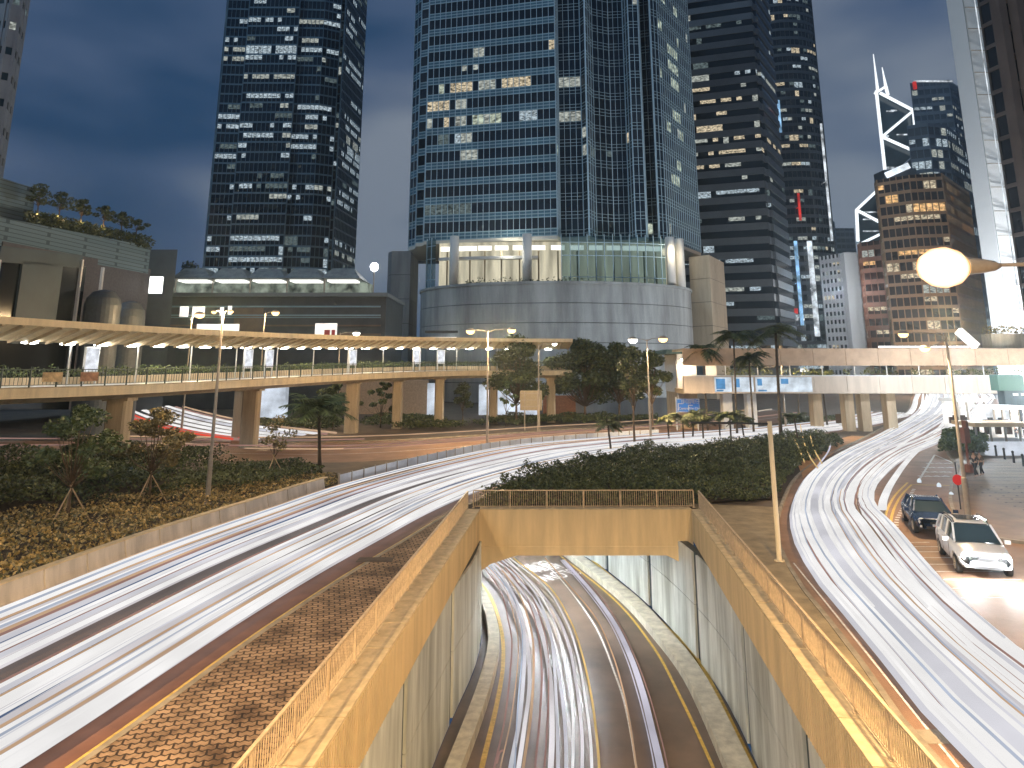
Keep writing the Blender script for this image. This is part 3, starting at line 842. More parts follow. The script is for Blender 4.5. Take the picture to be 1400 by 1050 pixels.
# ---------------------------------------------------------------- vegetation
def leaves(mb, c, r, n, size, rnd, flat=1.0, shell=0.35):
    """n leaf quads through an ellipsoid of radii r around c"""
    for _ in range(n):
        while True:
            x, y, z = rnd.uniform(-1, 1), rnd.uniform(-1, 1), rnd.uniform(-1, 1)
            q = x*x+y*y+z*z
            if shell*shell < q < 1: break
        p = Vector((c[0]+x*r[0], c[1]+y*r[1], c[2]+z*r[2]))
        s = size*rnd.uniform(0.6, 1.3)
        u = Vector((rnd.gauss(0, 1), rnd.gauss(0, 1), rnd.gauss(0, 0.6)*flat)).normalized()
        v = u.cross(Vector((rnd.gauss(0, 1), rnd.gauss(0, 1), rnd.gauss(0, 1)))).normalized()
        u = u*s*0.5; v = v*s*0.28
        mb.quad(p-u, p+v*1.0-u*0.1, p+u, p-v*1.0-u*0.1)
def tree_mesh(seed, H, spread, trunk_h, nclump=14, nleaf=150, leaf=0.28, r=0.14, lean=0.0, clump=0.26, sparse=False):
    rnd = random.Random(seed)
    tb = MB(); cb = MB()
    top = Vector((lean, 0, trunk_h))
    tb.tube([(0, 0, 0), (lean*0.4+rnd.uniform(-.08, .08), rnd.uniform(-.08, .08), trunk_h*0.5), top], [r, r*0.8, r*0.62], 8)
    for k in range(nclump):
        a = 2*math.pi*k/nclump*2.4 + rnd.uniform(-.4, .4)
        lv = (k+0.5)/nclump
        zc = trunk_h + (H-trunk_h)*(0.12 + 0.80*lv)
        rad = spread*math.sin(math.pi*min(0.98, 0.25+0.72*lv))*rnd.uniform(0.35, 0.85)
        c = Vector((lean + math.cos(a)*rad, math.sin(a)*rad, zc))
        mid = top.lerp(c, 0.5) + Vector((0, 0, -0.15*rad))
        tb.tube([top*(0.8+0.2*rnd.random()), mid, c], [r*0.42, r*0.25, r*0.07], 5)
        s = clump*H*rnd.uniform(0.6, 1.15)*(0.62 if sparse else 1.0)*0.62
        leaves(cb, c, (s*1.15, s*1.15, s*0.75), nleaf, leaf, rnd, shell=0.2 if sparse else 0.45)
    return tb, cb
def tree(label, loc, seed, H, spread, trunk_h, lm='leaf', name='tree', group=None, rz=0, **k):
    t = thing(name, label, 'tree', loc, group, rz=rz)
    tb, cb = tree_mesh(seed, H, spread, trunk_h, **k)
    tb.build('trunk', M['trunk'], t, smooth=True)
    cb.build('crown', M[lm], t)
    return t
def palm(label, loc, H, seed, fr=2.0, n=16, name='palm_tree', group=None, r=0.13, droop=1.0, lm='leaf_palm', fan=False, w=0.5):
    rnd = random.Random(seed)
    t = thing(name, label, 'palm' if H > 1.8 else 'plant', loc, group)
    lx, ly = rnd.uniform(-.25, .25), rnd.uniform(-.25, .25)
    mb = MB(); mb.tube([(0, 0, 0), (lx*0.3, ly*0.3, H*0.3), (lx*0.7, ly*0.7, H*0.7), (lx, ly, H)], [r*1.35, r, r*0.9, r*0.75], 8)
    for k in range(int(H/0.45)):
        zz = 0.3+k*0.45; f = zz/H
        if f < 0.95: mb.lathe((lx*f, ly*f, zz), [(r*1.12, 0), (r*1.15, 0.03), (r*1.0, 0.06)], 8)
    mb.build('trunk', M['palm_trunk'], t, smooth=True)
    mb = MB()
    for k in range(n):
        a = 2*math.pi*k/n*1.618*2 + rnd.uniform(-.3, .3); up = rnd.uniform(0.05, 1.15)
        L = fr*rnd.uniform(0.8, 1.1)
        d = Vector((math.cos(a), math.sin(a), 0)); side = Vector((-d.y, d.x, 0))
        pts = []
        for j in range(9):
            s = j/8
            pts.append(Vector((lx, ly, H)) + d*L*s*math.cos(up*0.8*(1-s*0.5)) + Vector((0, 0, L*(math.sin(up)*s - droop*0.62*s*s))))
        mb.tube(pts, [0.03*(1-j/10) for j in range(9)], 4, caps=False)
        for j in range(8):
            for q in (0.0, 0.33, 0.66):
                p0 = pts[j].lerp(pts[j+1], q); s = (j+q)/8
                ll = w*(math.sin(math.pi*min(1, 0.12+s*0.86)))*fr/2.0
                for sg in (-1, 1):
                    tip = p0 + side*sg*ll + (pts[j+1]-pts[j]).normalized()*ll*0.55 + Vector((0, 0, -ll*rnd.uniform(0.1, 0.6)))
                    e = (pts[j+1]-pts[j]).normalized()*0.085
                    mb.tri(p0-e, p0+e, tip)
    mb.build('fronds', M[lm], t)
    return t

def cover(name, poly, z0, n, size, m, seed, hfun=lambda x, y: 0.3, label=None, cat=None, base=True):
    """ground cover: a bumpy mass plus leaves over it, as one object"""
    rnd = random.Random(seed); mb = MB()
    xs = [p[0] for p in poly]; ys = [p[1] for p in poly]
    def inside(x, y):
        c = False; j = len(poly)-1
        for i in range(len(poly)):
            xi, yi = poly[i][0], poly[i][1]; xj, yj = poly[j][0], poly[j][1]
            if (yi > y) != (yj > y) and x < (xj-xi)*(y-yi)/(yj-yi)+xi: c = not c
            j = i
        return c
    k = 0
    while k < n:
        x = rnd.uniform(min(xs), max(xs)); y = rnd.uniform(min(ys), max(ys))
        if not inside(x, y): continue
        k += 1
        h = hfun(x, y)
        z = z0 + h*(1 - 0.55*rnd.random()**2)
        s = size*rnd.uniform(0.6, 1.4)
        u = Vector((rnd.gauss(0, 1), rnd.gauss(0, 1), rnd.gauss(0, 0.7))).normalized()
        v = u.cross(Vector((rnd.gauss(0, 1), rnd.gauss(0, 1), rnd.gauss(0, 1)))).normalized()
        p = Vector((x, y, z)); u = u*s*0.5; v = v*s*0.3
        mb.quad(p-u, p+v, p+u, p-v)
    return tag(mb.build(name, m), label, cat, kind='stuff')
from mathutils import noise as mnoise
def bumps(h, sc, amp):
    return lambda x, y: h*(1 - amp + amp*(0.5+mnoise.noise(Vector((x*sc, y*sc, 0.3))))*1.4)
# hedge island behind the portal
def isl_h(x, y):
    d = min(1.0, max(0.15, (y-41.6)/1.2))
    return max(0.25, (0.75 + 0.75*mnoise.noise(Vector((x*0.5, y*0.5, 0))) + 0.5*mnoise.noise(Vector((x*1.5, y*1.5, 4))) - (0.45 if x > 12 else 0.0))*d + 0.22)
hp = [(LI(YB)-0.2, YB+1.0)] + [(p.x+0.9, p.y) for p in LN if 43.5 < p.y < 86] + [(34, 80)] + [(p.x-0.45, p.y) for p in RL if 44.6 < p.y < 77][::-1] + [(13.0, 43.0), (10.5, 42.2), (RI(YB)+0.2, YB+1.0)]
cover('hedge', hp, 0.08, 85000, 0.17, M['leaf_dark'], 11, isl_h, 'dense dark green hedge mass filling the island behind the portal', 'hedge')
# planting beyond the barrier
sp = [(p.x-0.75, p.y) for p in LF if 8 < p.y < 53] + [(-17, 55), (-22, 46), (-26, 38), (-40, 30), (-40, 8)]
cover('ground_cover', sp, 0.04, 48000, 0.17, M['leaf_gold'], 12, lambda x, y: 0.42+0.35*mnoise.noise(Vector((x*.5, y*.5, 1))), 'low golden green planting between the concrete barrier and the dark bushes', 'planting')
sp = [(-15.6, 47), (-12.8, 52.5), (-15.5, 56.5), (-24, 57.5), (-34, 55), (-46, 50), (-46, 32), (-30, 36), (-24, 40), (-19, 46)]
cover('bushes', sp, 0.04, 46000, 0.20, M['leaf_dark'], 13, lambda x, y: 0.9+(0.8 if x < -21 else 0.0)+1.2*mnoise.noise(Vector((x*.3, y*.3, 1)))*(1 if x < -20 else 0.3), 'dark bushy shrubs behind the golden planting on the left', 'shrubs')
# planting beds under the footbridge
def bed_px(pts, n, h, label, lm='leaf_dark', seed=1, size=0.3):
    return cover('planting_bed', [(G(x, y).x, G(x, y).y) for x, y in pts], 0.0, n, size, M[lm], seed, bumps(h, 0.4, 0.5), label, 'planting')
bed_px([(490, 582), (560, 590), (640, 588), (600, 577), (520, 572)], 5000, 1.0, 'dark planting bed under the left footbridge', seed=14)
bed_px([(640, 584), (700, 583), (830, 580), (900, 580), (900, 575), (700, 575)], 7000, 1.1, 'long low hedge in front of the drum building trees', seed=15)
bed_px([(350, 592), (470, 590), (470, 583), (350, 583)], 3500, 1.2, 'dark planting bed beside the street below the footbridge, behind the small palm', seed=16)
bed_px([(1284, 624), (1352, 628), (1355, 612), (1300, 606)], 5000, 1.5, 'clipped hedge block on the right pavement beside the far road', lm='leaf', seed=17, size=0.3)
bed_px([(1065, 586), (1150, 580), (1150, 575), (1065, 578)], 2500, 0.8, 'low hedge strip left of the far end of the right road', seed=18)

# staked young trees in the left planting
def staked(label, base, seed, H, spread, th, lm, **k):
    loc = G(*base); loc.z = 0.05
    t = tree(label, loc, seed, H, spread, th, lm, name='staked_tree', **k)
    for a in (0.4, 2.3, 4.4):
        mb = MB(); mb.tube([(math.cos(a)*1.0, math.sin(a)*0.9, 0), (math.cos(a)*-0.08, math.sin(a)*-0.08, 1.75)], 0.035, 6); mb.build('stake', M['stake'], t)
    return t
staked('staked young tree with forked pale branches, leftmost beside the barrier', (92, 715), 21, 5.7, 2.5, 1.9, 'leaf', nclump=20, nleaf=150, leaf=0.24, r=0.09, sparse=True)
staked('staked young tree with a golden bushy crown right of the leftmost tree', (202, 690), 22, 5.3, 2.2, 1.8, 'leaf_olive', nclump=20, nleaf=190, leaf=0.22, r=0.085, sparse=True)
staked('thin staked tree with few leaves just right of the tall lamp post', (372, 660), 23, 4.4, 1.3, 1.7, 'leaf_olive', nclump=9, nleaf=55, leaf=0.22, r=0.05, sparse=True)
tree('dark bushy tree at the left edge below the footbridge', (-29.5, 41, 0), 24, 3.7, 2.6, 0.8, 'leaf_dark', nclump=16, nleaf=240, leaf=0.24, r=0.1)
tree('dark round bush tree between the two staked trees', (-27.0, 48, 0), 25, 3.3, 2.2, 0.7, 'leaf_dark', nclump=14, nleaf=220, leaf=0.24, r=0.1)
palm('small palm with a dark trunk and upright fronds beyond the barrier', G(437, 645), 4.4, 31, fr=2.9, n=26, r=0.13, w=0.7, droop=0.75, lm='leaf')
# trees in front of the drum building
tree('broad tree with pale lit leaves left of the grey drum', G(706, 580), 41, 12.0, 4.8, 3.0, 'leaf_dark', nclump=30, nleaf=260, leaf=0.5, r=0.2, clump=0.22)
tree('large dark round tree in the middle before the grey drum', G(800, 577), 42, 11.6, 6.6, 2.6, 'leaf_dark', nclump=40, nleaf=280, leaf=0.5, r=0.25, clump=0.25)
tree('dark tree between the large round tree and the twin lamp post', G(848, 578), 43, 11.2, 4.6, 3.0, 'leaf_dark', nclump=28, nleaf=250, leaf=0.45, r=0.2, clump=0.23)
tree('dark lollipop tree right of the twin lamp post before the drum', G(893, 590), 44, 9.6, 2.2, 3.8, 'leaf_dark', nclump=22, nleaf=220, leaf=0.35, r=0.12, clump=0.16)
tree('slender tall dark tree on the hedge island left of the twin lamp post', G(868, 612), 45, 9.7, 1.5, 4.0, 'leaf_dark', nclump=12, nleaf=150, leaf=0.3, r=0.13, clump=0.13)
tree('small round tree between the footbridge columns', G(632, 580), 46, 5.6, 1.5, 2.0, 'leaf_dark', nclump=12, nleaf=120, leaf=0.32, r=0.08, clump=0.2)
tree('low spreading tree under the footbridge right of the thick column', G(520, 585), 47, 6.0, 3.4, 1.6, 'leaf_dark', nclump=13, nleaf=110, leaf=0.35, r=0.09, clump=0.2, sparse=True)
tree('dark shrubby tree under the footbridge behind the small palm', G(455, 588), 48, 6.2, 2.4, 1.5, 'leaf_dark', nclump=13, nleaf=140, leaf=0.35, r=0.09, clump=0.2)
tree('slim tree with few leaves at the foot of the bright wall left of the drum', G(692, 583), 49, 6.0, 1.6, 2.0, 'leaf', nclump=8, nleaf=60, leaf=0.35, r=0.07, clump=0.18, sparse=True)
# palms on the hedge island and beyond
for (bx, by, ty, fr, lab, sd) in ((968, 592, 478, 2.6, 'tall thin palm, leftmost of the row before the far footbridge', 51), (1008, 600, 462, 3.4, 'tall palm with wide drooping fronds, second from the left before the far footbridge', 52),
        (1031, 596, 489, 2.7, 'lower palm squeezed between the two tallest palms', 53), (1068, 601, 455, 3.6, 'tallest palm with the thickest trunk before the far footbridge', 54), (1132, 588, 512, 1.9, 'short palm standing alone before the cream bridge girder', 55), (1093, 580, 522, 1.2, 'small faint palm between the tallest palm and the lone short palm', 56)):
    p = G(bx, by); H = ZY(ty, p.y)
    palm(lab, p, H, sd, fr=fr, n=22, r=0.17 if sd == 54 else 0.11, lm='leaf_dark', droop=1.25, w=0.5)
palm('small dark palm on the hedge island in front of the white trails', G(836, 622), 2.6, 57, fr=1.6, n=15, r=0.09, lm='leaf_dark', w=0.6)
for k, bx in enumerate((915, 935, 947, 962, 985, 1000, 1018, 1092)):
    palm('small dark bushy palm in the row along the back of the hedge island', G(bx, 604+(k % 2)*3), 2.3+0.5*((k*7) % 3)/2, 60+k, fr=1.5, n=13, r=0.09, lm='leaf_dark', group='small palms along the back of the hedge island', name='small_palm', w=0.7)
sp_ = [(p.x, p.y) for p in [G(1092, 640), G(1100, 620), G(1125, 607), G(1165, 597), G(1185, 598), G(1150, 614), G(1125, 632), G(1098, 656)]]
sheet('bus_blur', sp_, 0.12, mat('bus_blur_orange', (0.50, 0.24, 0.09), 0.6, var=0.3, vscale=1))  # orange patch painted in for the blur of a turning bus

# ---------------------------------------------------------------- street lamps
GLOW = {'sodium': emat('lamp_sodium', (1.0, 0.62, 0.26), 3.6), 'white': emat('lamp_white', (1.0, 0.95, 0.85), 14), 'big': emat('lamp_big', (1.0, 0.80, 0.48), 3.4)}
def hot_bowl():
    m = GLOW['big']; n = m.node_tree.nodes; l = m.node_tree.links
    e = [q for q in n if q.type == 'EMISSION'][0]
    lw = n.new('ShaderNodeLayerWeight'); lw.inputs['Blend'].default_value = 0.35
    r = n.new('ShaderNodeValToRGB'); r.color_ramp.elements[0].position = 0.25; r.color_ramp.elements[0].color = (1.0, 0.90, 0.66, 1)
    r.color_ramp.elements[1].position = 0.95; r.color_ramp.elements[1].color = (0.62, 0.25, 0.05, 1)
    l.new(lw.outputs['Facing'], r.inputs[0]); l.new(r.outputs[0], e.inputs['Color']); e.inputs['Strength'].default_value = 1.9
hot_bowl()
def street_lamp(label, base, top_z, heads, name='street_lamp', group=None, pole='steel', r=0.10, fat=1.0, omni=False):
    """heads: list of (dx, dz, kind, power) relative to the pole top"""
    base = Vector((base[0], base[1], base[2] if len(base) > 2 else 0))
    t = thing(name, label, 'street lamp', base, group)
    LP = {'sodium': 12.0, 'white': 6.0, 'big': 24}
    H = top_z - base.z
    mb = MB(); mb.tube([(0, 0, 0), (0, 0, H*0.22), (0, 0, H*0.225), (0, 0, H)], [r*1.35, r*1.3, r, r*0.6], 10)
    mb.lathe((0, 0, 0), [(r*2.2, 0), (r*2.2, 0.06), (r*1.4, 0.1)], 10)
    mb.build('pole', M[pole], t, smooth=False)
    for dx, dz, kind, pw in heads:
        s = 1 if dx > 0 else -1
        if abs(dx) > 0.3:
            mb = MB(); mb.tube([(0, 0, H-0.15), (dx*0.3, 0, H+dz*0.7+0.02), (dx*0.8, 0, H+dz+0.06)], [0.045, 0.04, 0.035], 6); mb.build('arm', M[pole], t)
        f = fat  # head and bowl scale, mostly oversized to stand in for lamp glare
        mb = MB(); c = Vector((dx, 0, H+dz)); 
        mb.lathe(c, [(0.05*f, 0.15*f), (0.16*f, 0.12*f), (0.26*f, 0.03*f), (0.27*f, 0.0)][::-1], 12)
        mb.build('lamp_head', M['steel'], t)
        mb = MB(); mb.lathe(c, [(0.25*f, -0.005), (0.24*f, -0.09*f), (0.17*f, -0.18*f), (0.05*f, -0.22*f)][::-1], 12)
        mb.build('lamp_bowl', GLOW[kind], t, smooth=True)
        lamp_light('lamp_light', c + Vector((0, 0, -0.28*f)), SODIUM if kind in ('sodium', 'big') else WARM, pw*LP[kind]*(0.42 if omni else 1), 0.2, t, spot=None if omni else 155)
    return t
def lamp_px(label, bx, by, ty, heads, Y=None, **k):
    b = G(bx, by) if Y is None else Vector((P(bx, by, Y).x, Y, 0))
    return street_lamp(label, b, ZY(ty, b.y), heads, **k)
lamp_px('tall thin lamp post with short arms rising from the left planting', 283, 690, 426, [(-0.55, 0.0, 'sodium', 330), (0.45, 0.02, 'sodium', 330)], fat=0.6, omni=True)
lamp_px('twin-armed lamp post at the end of the left footbridge', 666, 612, 452, [(-1.75, 0.0, 'sodium', 1000), (2.35, 0.1, 'sodium', 1700)], fat=1.7, omni=True)
lamp_px('double pole lamp post before the large dark tree', 737, 590, 471, [(2.0, 0.1, 'white', 400)], fat=1.2)
lamp_px('twin-armed lamp post in front of the grey drum', 890, 605, 464, [(-1.5, 0.0, 'white', 300), (1.7, 0.1, 'sodium', 800)], fat=1.9)
lamp_px('lamp post with two heads standing among the tall palms', 1075, 590, 478, [(-2.6, 0.0, 'sodium', 130), (1.3, 0.0, 'sodium', 220)], fat=2.0)
lamp_px('tall lamp post at the pavement corner behind the white car', 1325, 712, 456, [(-2.25, 0.0, 'sodium', 330), (-1.2, -0.75, 'sodium', 100)], fat=1.0)
lamp_px('lamp post with an orange lamp in front of the terrace building, left one', 247, 600, 432, [(0.9, 0.2, 'sodium', 900)], Y=88, fat=2.2, omni=True)
lamp_px('lamp post with an orange lamp before the terrace building, right one', 350, 600, 428, [(1.3, 0.1, 'sodium', 900)], Y=92, fat=1.9, omni=True)
lamp_px('lamp post with a white globe behind the footbridge roof', 458, 600, 455, [(2.1, 0.0, 'white', 500)], Y=96, fat=1.8, omni=True)
lamp_px('short lamp post with a white globe before the bright wall right of the drum', 929, 600, 492, [(0.9, 0.1, 'white', 200)], Y=95, fat=1.2)
# the near lamp over the right parapet; its post stands just outside the picture
hb = P(1290, 370, 14.0)
t = thing('street_lamp', 'large glaring near lamp on a long arm above the right road', 'street lamp', (hb.x+4.2, 14.0, 0.0))
mb = MB(); mb.tube([(0, 0, 0), (0, 0, 3), (0, 0, hb.z+0.05)], [0.15, 0.12, 0.07], 10); mb.build('pole', M['steel'], t)
mb = MB(); mb.tube([(0, 0, hb.z), (-1.4, 0, hb.z+0.16), (-3.35, 0, hb.z+0.10)], [0.05, 0.045, 0.035], 8); mb.build('arm', M['steel'], t)
mb = MB(); Ml = Matrix.Rotation(R(-90), 3, 'Y')
mb.lathe((-3.1, 0, hb.z+0.09), [(0.04, 0), (0.10, 0.12), (0.14, 0.35), (0.17, 0.62), (0.19, 0.70)], 16, M=Ml); mb.build('lamp_head', M['steel'], t, smooth=True)
mb = MB(); mb.lathe((-3.80, 0, hb.z+0.06), [(0.19, -0.02), (0.33, 0.14), (0.40, 0.38), (0.36, 0.60), (0.22, 0.80), (0.06, 0.86)], 20, M=Ml); mb.build('lamp_bowl', GLOW['big'], t, smooth=True)  # bowl enlarged toward the size of its glare
lamp_light('lamp_light', (-4.2, 0, hb.z-0.5), SODIUM, 1300*7, 0.3, t, spot=160)
# unseen lamp added on the near left to light the paving and parapet
street_lamp('added unseen lamp lighting the left pavement', (-12.5, 9.0, 0.0), 12.0, [(2.2, 0.1, 'big', 620)], fat=1.2, r=0.12)
street_lamp('added unseen lamp behind the viewpoint lighting the portal beam', (4.5, -7.0, 0.0), 12.5, [(-1.6, 0.1, 'big', 3000)], fat=1.2, r=0.12, omni=True)  # added out of view to brighten the portal beam from the front
# mast with a long side arm by the hedge island
b = G(1066, 771); b.z = 0.11
t = thing('sign_mast', 'bare ochre mast with a long horizontal arm at the edge of the right road', 'mast', b)
H = ZY(576, b.y)-b.z
mb = MB(); mb.tube([(0, 0, 0), (0, 0, H)], 0.10, 8); mb.lathe((0, 0, 0), [(0.2, 0), (0.2, 0.04)], 10); mb.build('pole', M['cream_metal'], t)
mb = MB(); mb.tube([(0, 0, H-0.1), (-3.2, 0, H-0.05)], 0.045, 6); mb.build('arm', M['steel_dark'], t)
# ---------------------------------------------------------------- left footbridge
fb = crom([(-42, 22, 0), (-38.6, 34, 0), (-34.4, 46, 0), (-30.6, 57, 0), (-25.6, 73.8, 0.25), (-18.8, 90, 0.6), (-9.7, 101, 0.85), (-1.5, 105.5, 0.9), (8, 107, 0.9)], 8)
fb = resample(fb, 70)
t = thing('footbridge', 'long cream covered footbridge curving from the left edge to the drum building', 'footbridge', (fb[20].x, fb[20].y, 0))
loc = t.location; DZ = 5.5
mb = MB(); mb.sweep(fb, [(-2.4, DZ+0.12), (-2.4, DZ+0.78), (2.55, DZ+0.78), (2.62, DZ+0.12), (1.8, DZ), (1.4, DZ-0.25), (-1.4, DZ-0.25)]); recalc(mb.build('deck', M['bridge_concrete'], t, loc=loc))
mb = MB(); mb.sweep(fb, [(2.63, DZ+0.10), (2.63, DZ+0.72), (2.70, DZ+0.72), (2.70, DZ+0.10)]); recalc(mb.build('fascia', M['cream_metal'], t, loc=loc))
mb = MB(); mb.sweep(fb, [(-2.2, DZ+0.795), (2.35, DZ+0.795)], closed=False); mb.build('walking_surface', mat('bridge_tiles', (0.62, 0.62, 0.60), 0.4), t, loc=loc)
# canopy: slanting up to the near edge
mb = MB(); mb.sweep(fb, [(-2.2, DZ+3.95), (0.2, DZ+3.75), (3.3, DZ+4.75), (3.3, DZ+4.90), (0.2, DZ+3.95), (-2.2, DZ+4.15)]); recalc(mb.build('roof', M['cream_metal'], t, loc=loc))
mb = MB(); mb.sweep(fb, [(3.25, DZ+4.62), (3.25, DZ+5.08), (3.42, DZ+5.08), (3.42, DZ+4.62)]); recalc(mb.build('roof_edge', M['cream_metal'], t, loc=loc))
mb = MB()
for p, d in at_len(fb, 1.35):
    r_ = Vector((d.y, -d.x, 0)).normalized()
    mb.bar(p + r_*0.2 + Vector((0, 0, DZ+3.70)), p + r_*3.24 + Vector((0, 0, DZ+4.62)), 0.16, h=0.22)
mb.build('roof_ribs', M['bridge_concrete'], t, loc=loc)['kind'] = 'stuff'
lm_ = emat('bridge_light', (0.98, 0.97, 0.90), 24)
for p, d in at_len(fb, 2.9, start=1.0):
    mb = MB(); mb.lathe((p.x, p.y, p.z+DZ+3.62), [(0.30, 0), (0.50, 0.04), (0.48, 0.10)], 14); mb.build('ceiling_light', lm_, t, loc=loc)
for p, d in at_len(fb, 6.2, start=2.0):
    r_ = Vector((d.y, -d.x, 0)).normalized(); a = p + r_*0.25
    mb = MB(); mb.tube([(a.x, a.y, a.z+DZ+0.8), (a.x, a.y, a.z+DZ+3.8)], 0.06, 8); mb.build('roof_post', M['white_metal'], t, loc=loc)
# railing on both sides, with planter boxes on the far side
for side, nm in ((2.45, 'railing'), (-2.25, 'railing')):
    mb = MB(); mb.sweep(fb, [(side-0.03, DZ+1.88), (side-0.03, DZ+1.94), (side+0.03, DZ+1.94), (side+0.03, DZ+1.88)])
    mb.sweep(fb, [(side-0.02, DZ+0.90), (side-0.02, DZ+0.94), (side+0.02, DZ+0.94), (side+0.02, DZ+0.90)])
    for p, d in at_len(fb, 0.28):
        r_ = Vector((d.y, -d.x, 0)).normalized(); a = p + r_*side
        if a.x > -50: mb.box(a.x-0.012, a.x+0.012, a.y-0.012, a.y+0.012, a.z+DZ+0.92, a.z+DZ+1.9)
    for p, d in at_len(fb, 1.9):
        r_ = Vector((d.y, -d.x, 0)).normalized(); a = p + r_*side
        mb.obox((a.x, a.y, a.z+DZ+1.38), (0.08, 0.08, 1.2)); mb.bar((a.x, a.y, a.z+DZ+1.9), (a.x+r_.x*0.0, a.y, a.z+DZ+2.1), 0.04)
    mb.build(nm, mat('dark_green_rail', (0.05, 0.07, 0.06), 0.5), t, loc=loc)
mb = MB(); mb.sweep(fb, [(-2.15, DZ+0.8), (-2.15, DZ+1.35), (-1.55, DZ+1.35), (-1.55, DZ+0.8)]); recalc(mb.build('planter', M['bridge_concrete'], t, loc=loc))
rnd = random.Random(5); mb = MB()
for p, d in at_len(fb, 0.55):
    r_ = Vector((d.y, -d.x, 0)).normalized(); a = p - r_*1.85
    if a.y < 34: continue
    s = rnd.uniform(0.28, 0.55)
    leaves(mb, (a.x, a.y, a.z+DZ+1.45+s*0.6), (0.4, 0.4, s), 42, 0.2, rnd, shell=0.1)
tag(mb.build('planter_shrubs', M['leaf']), 'leafy shrubs along the planter on the far side of the left footbridge', 'planting', kind='stuff')
for Xp, Yp in ((-29.8, 57.5), (-25.4, 73.8), (-27.2, 76.5), (-19.0, 90), (-14.6, 96.5), (-9.7, 101), (-2.6, 104.8), (5.5, 106.5)):
    q = min(fb, key=lambda p: (p.x-Xp)**2+(p.y-Yp)**2)
    mb = MB(); hw = 0.75 if Yp < 95 else 0.6
    mb.prism([(Xp-hw, Yp-0.5), (Xp-hw+0.15, Yp-0.65), (Xp+hw-0.15, Yp-0.65), (Xp+hw, Yp-0.5), (Xp+hw, Yp+0.5), (Xp-hw, Yp+0.5)], 0, q.z+DZ-0.45)
    mb.prism([(Xp-hw-0.2, Yp-0.8), (Xp+hw+0.2, Yp-0.8), (Xp+hw+0.2, Yp+0.8), (Xp-hw-0.2, Yp+0.8)], q.z+DZ-0.45, q.z+DZ-0.22)
    recalc(mb.build('column', M['bridge_concrete'], t, loc=loc))
for px_ in (228, 268, 430, 520):
    q_ = min(fb, key=lambda v: abs(700+1000*v.x/(v.y*CP) - px_)); lamp_light('planter_fill', (q_.x-2.0, q_.y+0.8, q_.z+DZ+2.9), (1.0, 0.86, 0.42), 160, 0.2)  # added lamps without fixtures, brightening the planter shrubs
# light boxes and notices on the bridge
pm = emat('lit_poster', (0.85, 0.88, 0.95), 0.95, noise=0.4, nscale=1.6)
def on_bridge(px):
    best = None
    for p, d in at_len(fb, 0.4):
        q = Vector((p.x, p.y, 0)); zc = (q.y*CP + (7.5-EYE)*SP); u = 700 + 1000*q.x/zc
        if best is None or abs(u-px) < best[0]: best = (abs(u-px), p, d)
    return best[1], best[2]
for px in (130, 345, 375, 488, 572, 605):
    p, d = on_bridge(px); ang = math.atan2(d.y, d.x)
    r_ = Vector((d.y, -d.x, 0)).normalized(); c = p - r_*0.6
    o = thing('poster_box', 'lit white poster box standing under the footbridge roof', 'poster box', (c.x, c.y, p.z+DZ+0.8), group='lit poster boxes on the left footbridge', rz=ang)
    mb = MB(); mb.box(-0.62, 0.62, -0.09, 0.09, 0.9, 2.75); mb.box(-0.6, -0.5, -0.06, 0.06, 0, 0.9); mb.box(0.5, 0.6, -0.06, 0.06, 0, 0.9); mb.build('frame', M['white_metal'], o)
    mb = MB(); mb.box(-0.56, 0.56, -0.115, -0.093, 0.97, 2.68); mb.build('poster', pm, o)
for px, c1, lab in ((32, (0.62, 0.45, 0.25), 'left'), (86, (0.45, 0.24, 0.15), 'right')):
    p, d = on_bridge(px); r_ = Vector((d.y, -d.x, 0)).normalized(); c = p + r_*2.53
    mb = MB(); mb.obox((0, 0, 0), (1.45, 0.03, 0.62), ax=math.atan2(d.y, d.x)); 
    o = mb.build('banner', mat('banner_'+lab, c1, 0.7, var=0.5, vscale=3)); o.location = (c.x, c.y, p.z+DZ+1.42)
    tag(o, 'pale cream banner tied to the footbridge railing at the far left' if lab == 'left' else 'reddish brown banner tied to the footbridge railing, right of the cream one', 'banner')

# ---------------------------------------------------------------- right footbridge
t = thing('footbridge', 'bright covered footbridge crossing the far end of the right road', 'footbridge', (40, 92, 0)); loc = t.location
pth = [Vector((20.5, 92, 0)), Vector((34, 92, 0)), Vector((50, 92, 0)), Vector((72, 92, 0)), Vector((95, 92, 0))]
z0, z1, z2, z3 = ZY(537, 92), ZY(514, 92), ZY(500, 92), ZY(477, 92)
gm = mat('girder_panel', (0.62, 0.52, 0.42), 0.5, var=0.2, vscale=1.2, streak=True)
for k in range(19):
    x = 20.5+k*3.9
    mb = MB(); mb.box(x+0.02, x+3.88, 89.8, 90.2, z0, z1); mb.build('parapet_panel', gm, t, loc=loc)
    mb = MB(); mb.box(x+0.02, x+3.88, 89.5, 89.9, z2, z3); mb.build('roof_fascia', mat('roof_fascia', (0.50, 0.34, 0.22), 0.6, var=0.2, vscale=1) if k == 0 else bpy.data.materials['roof_fascia'], t, loc=loc)
mb = MB(); mb.box(20.5, 95, 90.21, 95.0, z0-0.05, z0+0.5); mb.build('deck', M['bridge_concrete'], t, loc=loc)
mb = MB(); mb.box(20.5, 95, 89.91, 95.5, z3-0.25, z3-0.02); mb.build('roof', M['bridge_concrete'], t, loc=loc)
mb = MB(); mb.box(20.5, 95, 89.85, 90.15, z1+0.002, z1+0.1); mb.build('parapet_cap', M['white_metal'], t, loc=loc)
mb = MB(); mb.box(22, 95, 94.4, 94.8, z0+0.5, z1+0.05); mb.build('back_parapet', gm, t, loc=loc)
rl = emat('bridge_strip_light', (1.0, 0.97, 0.92), 30)
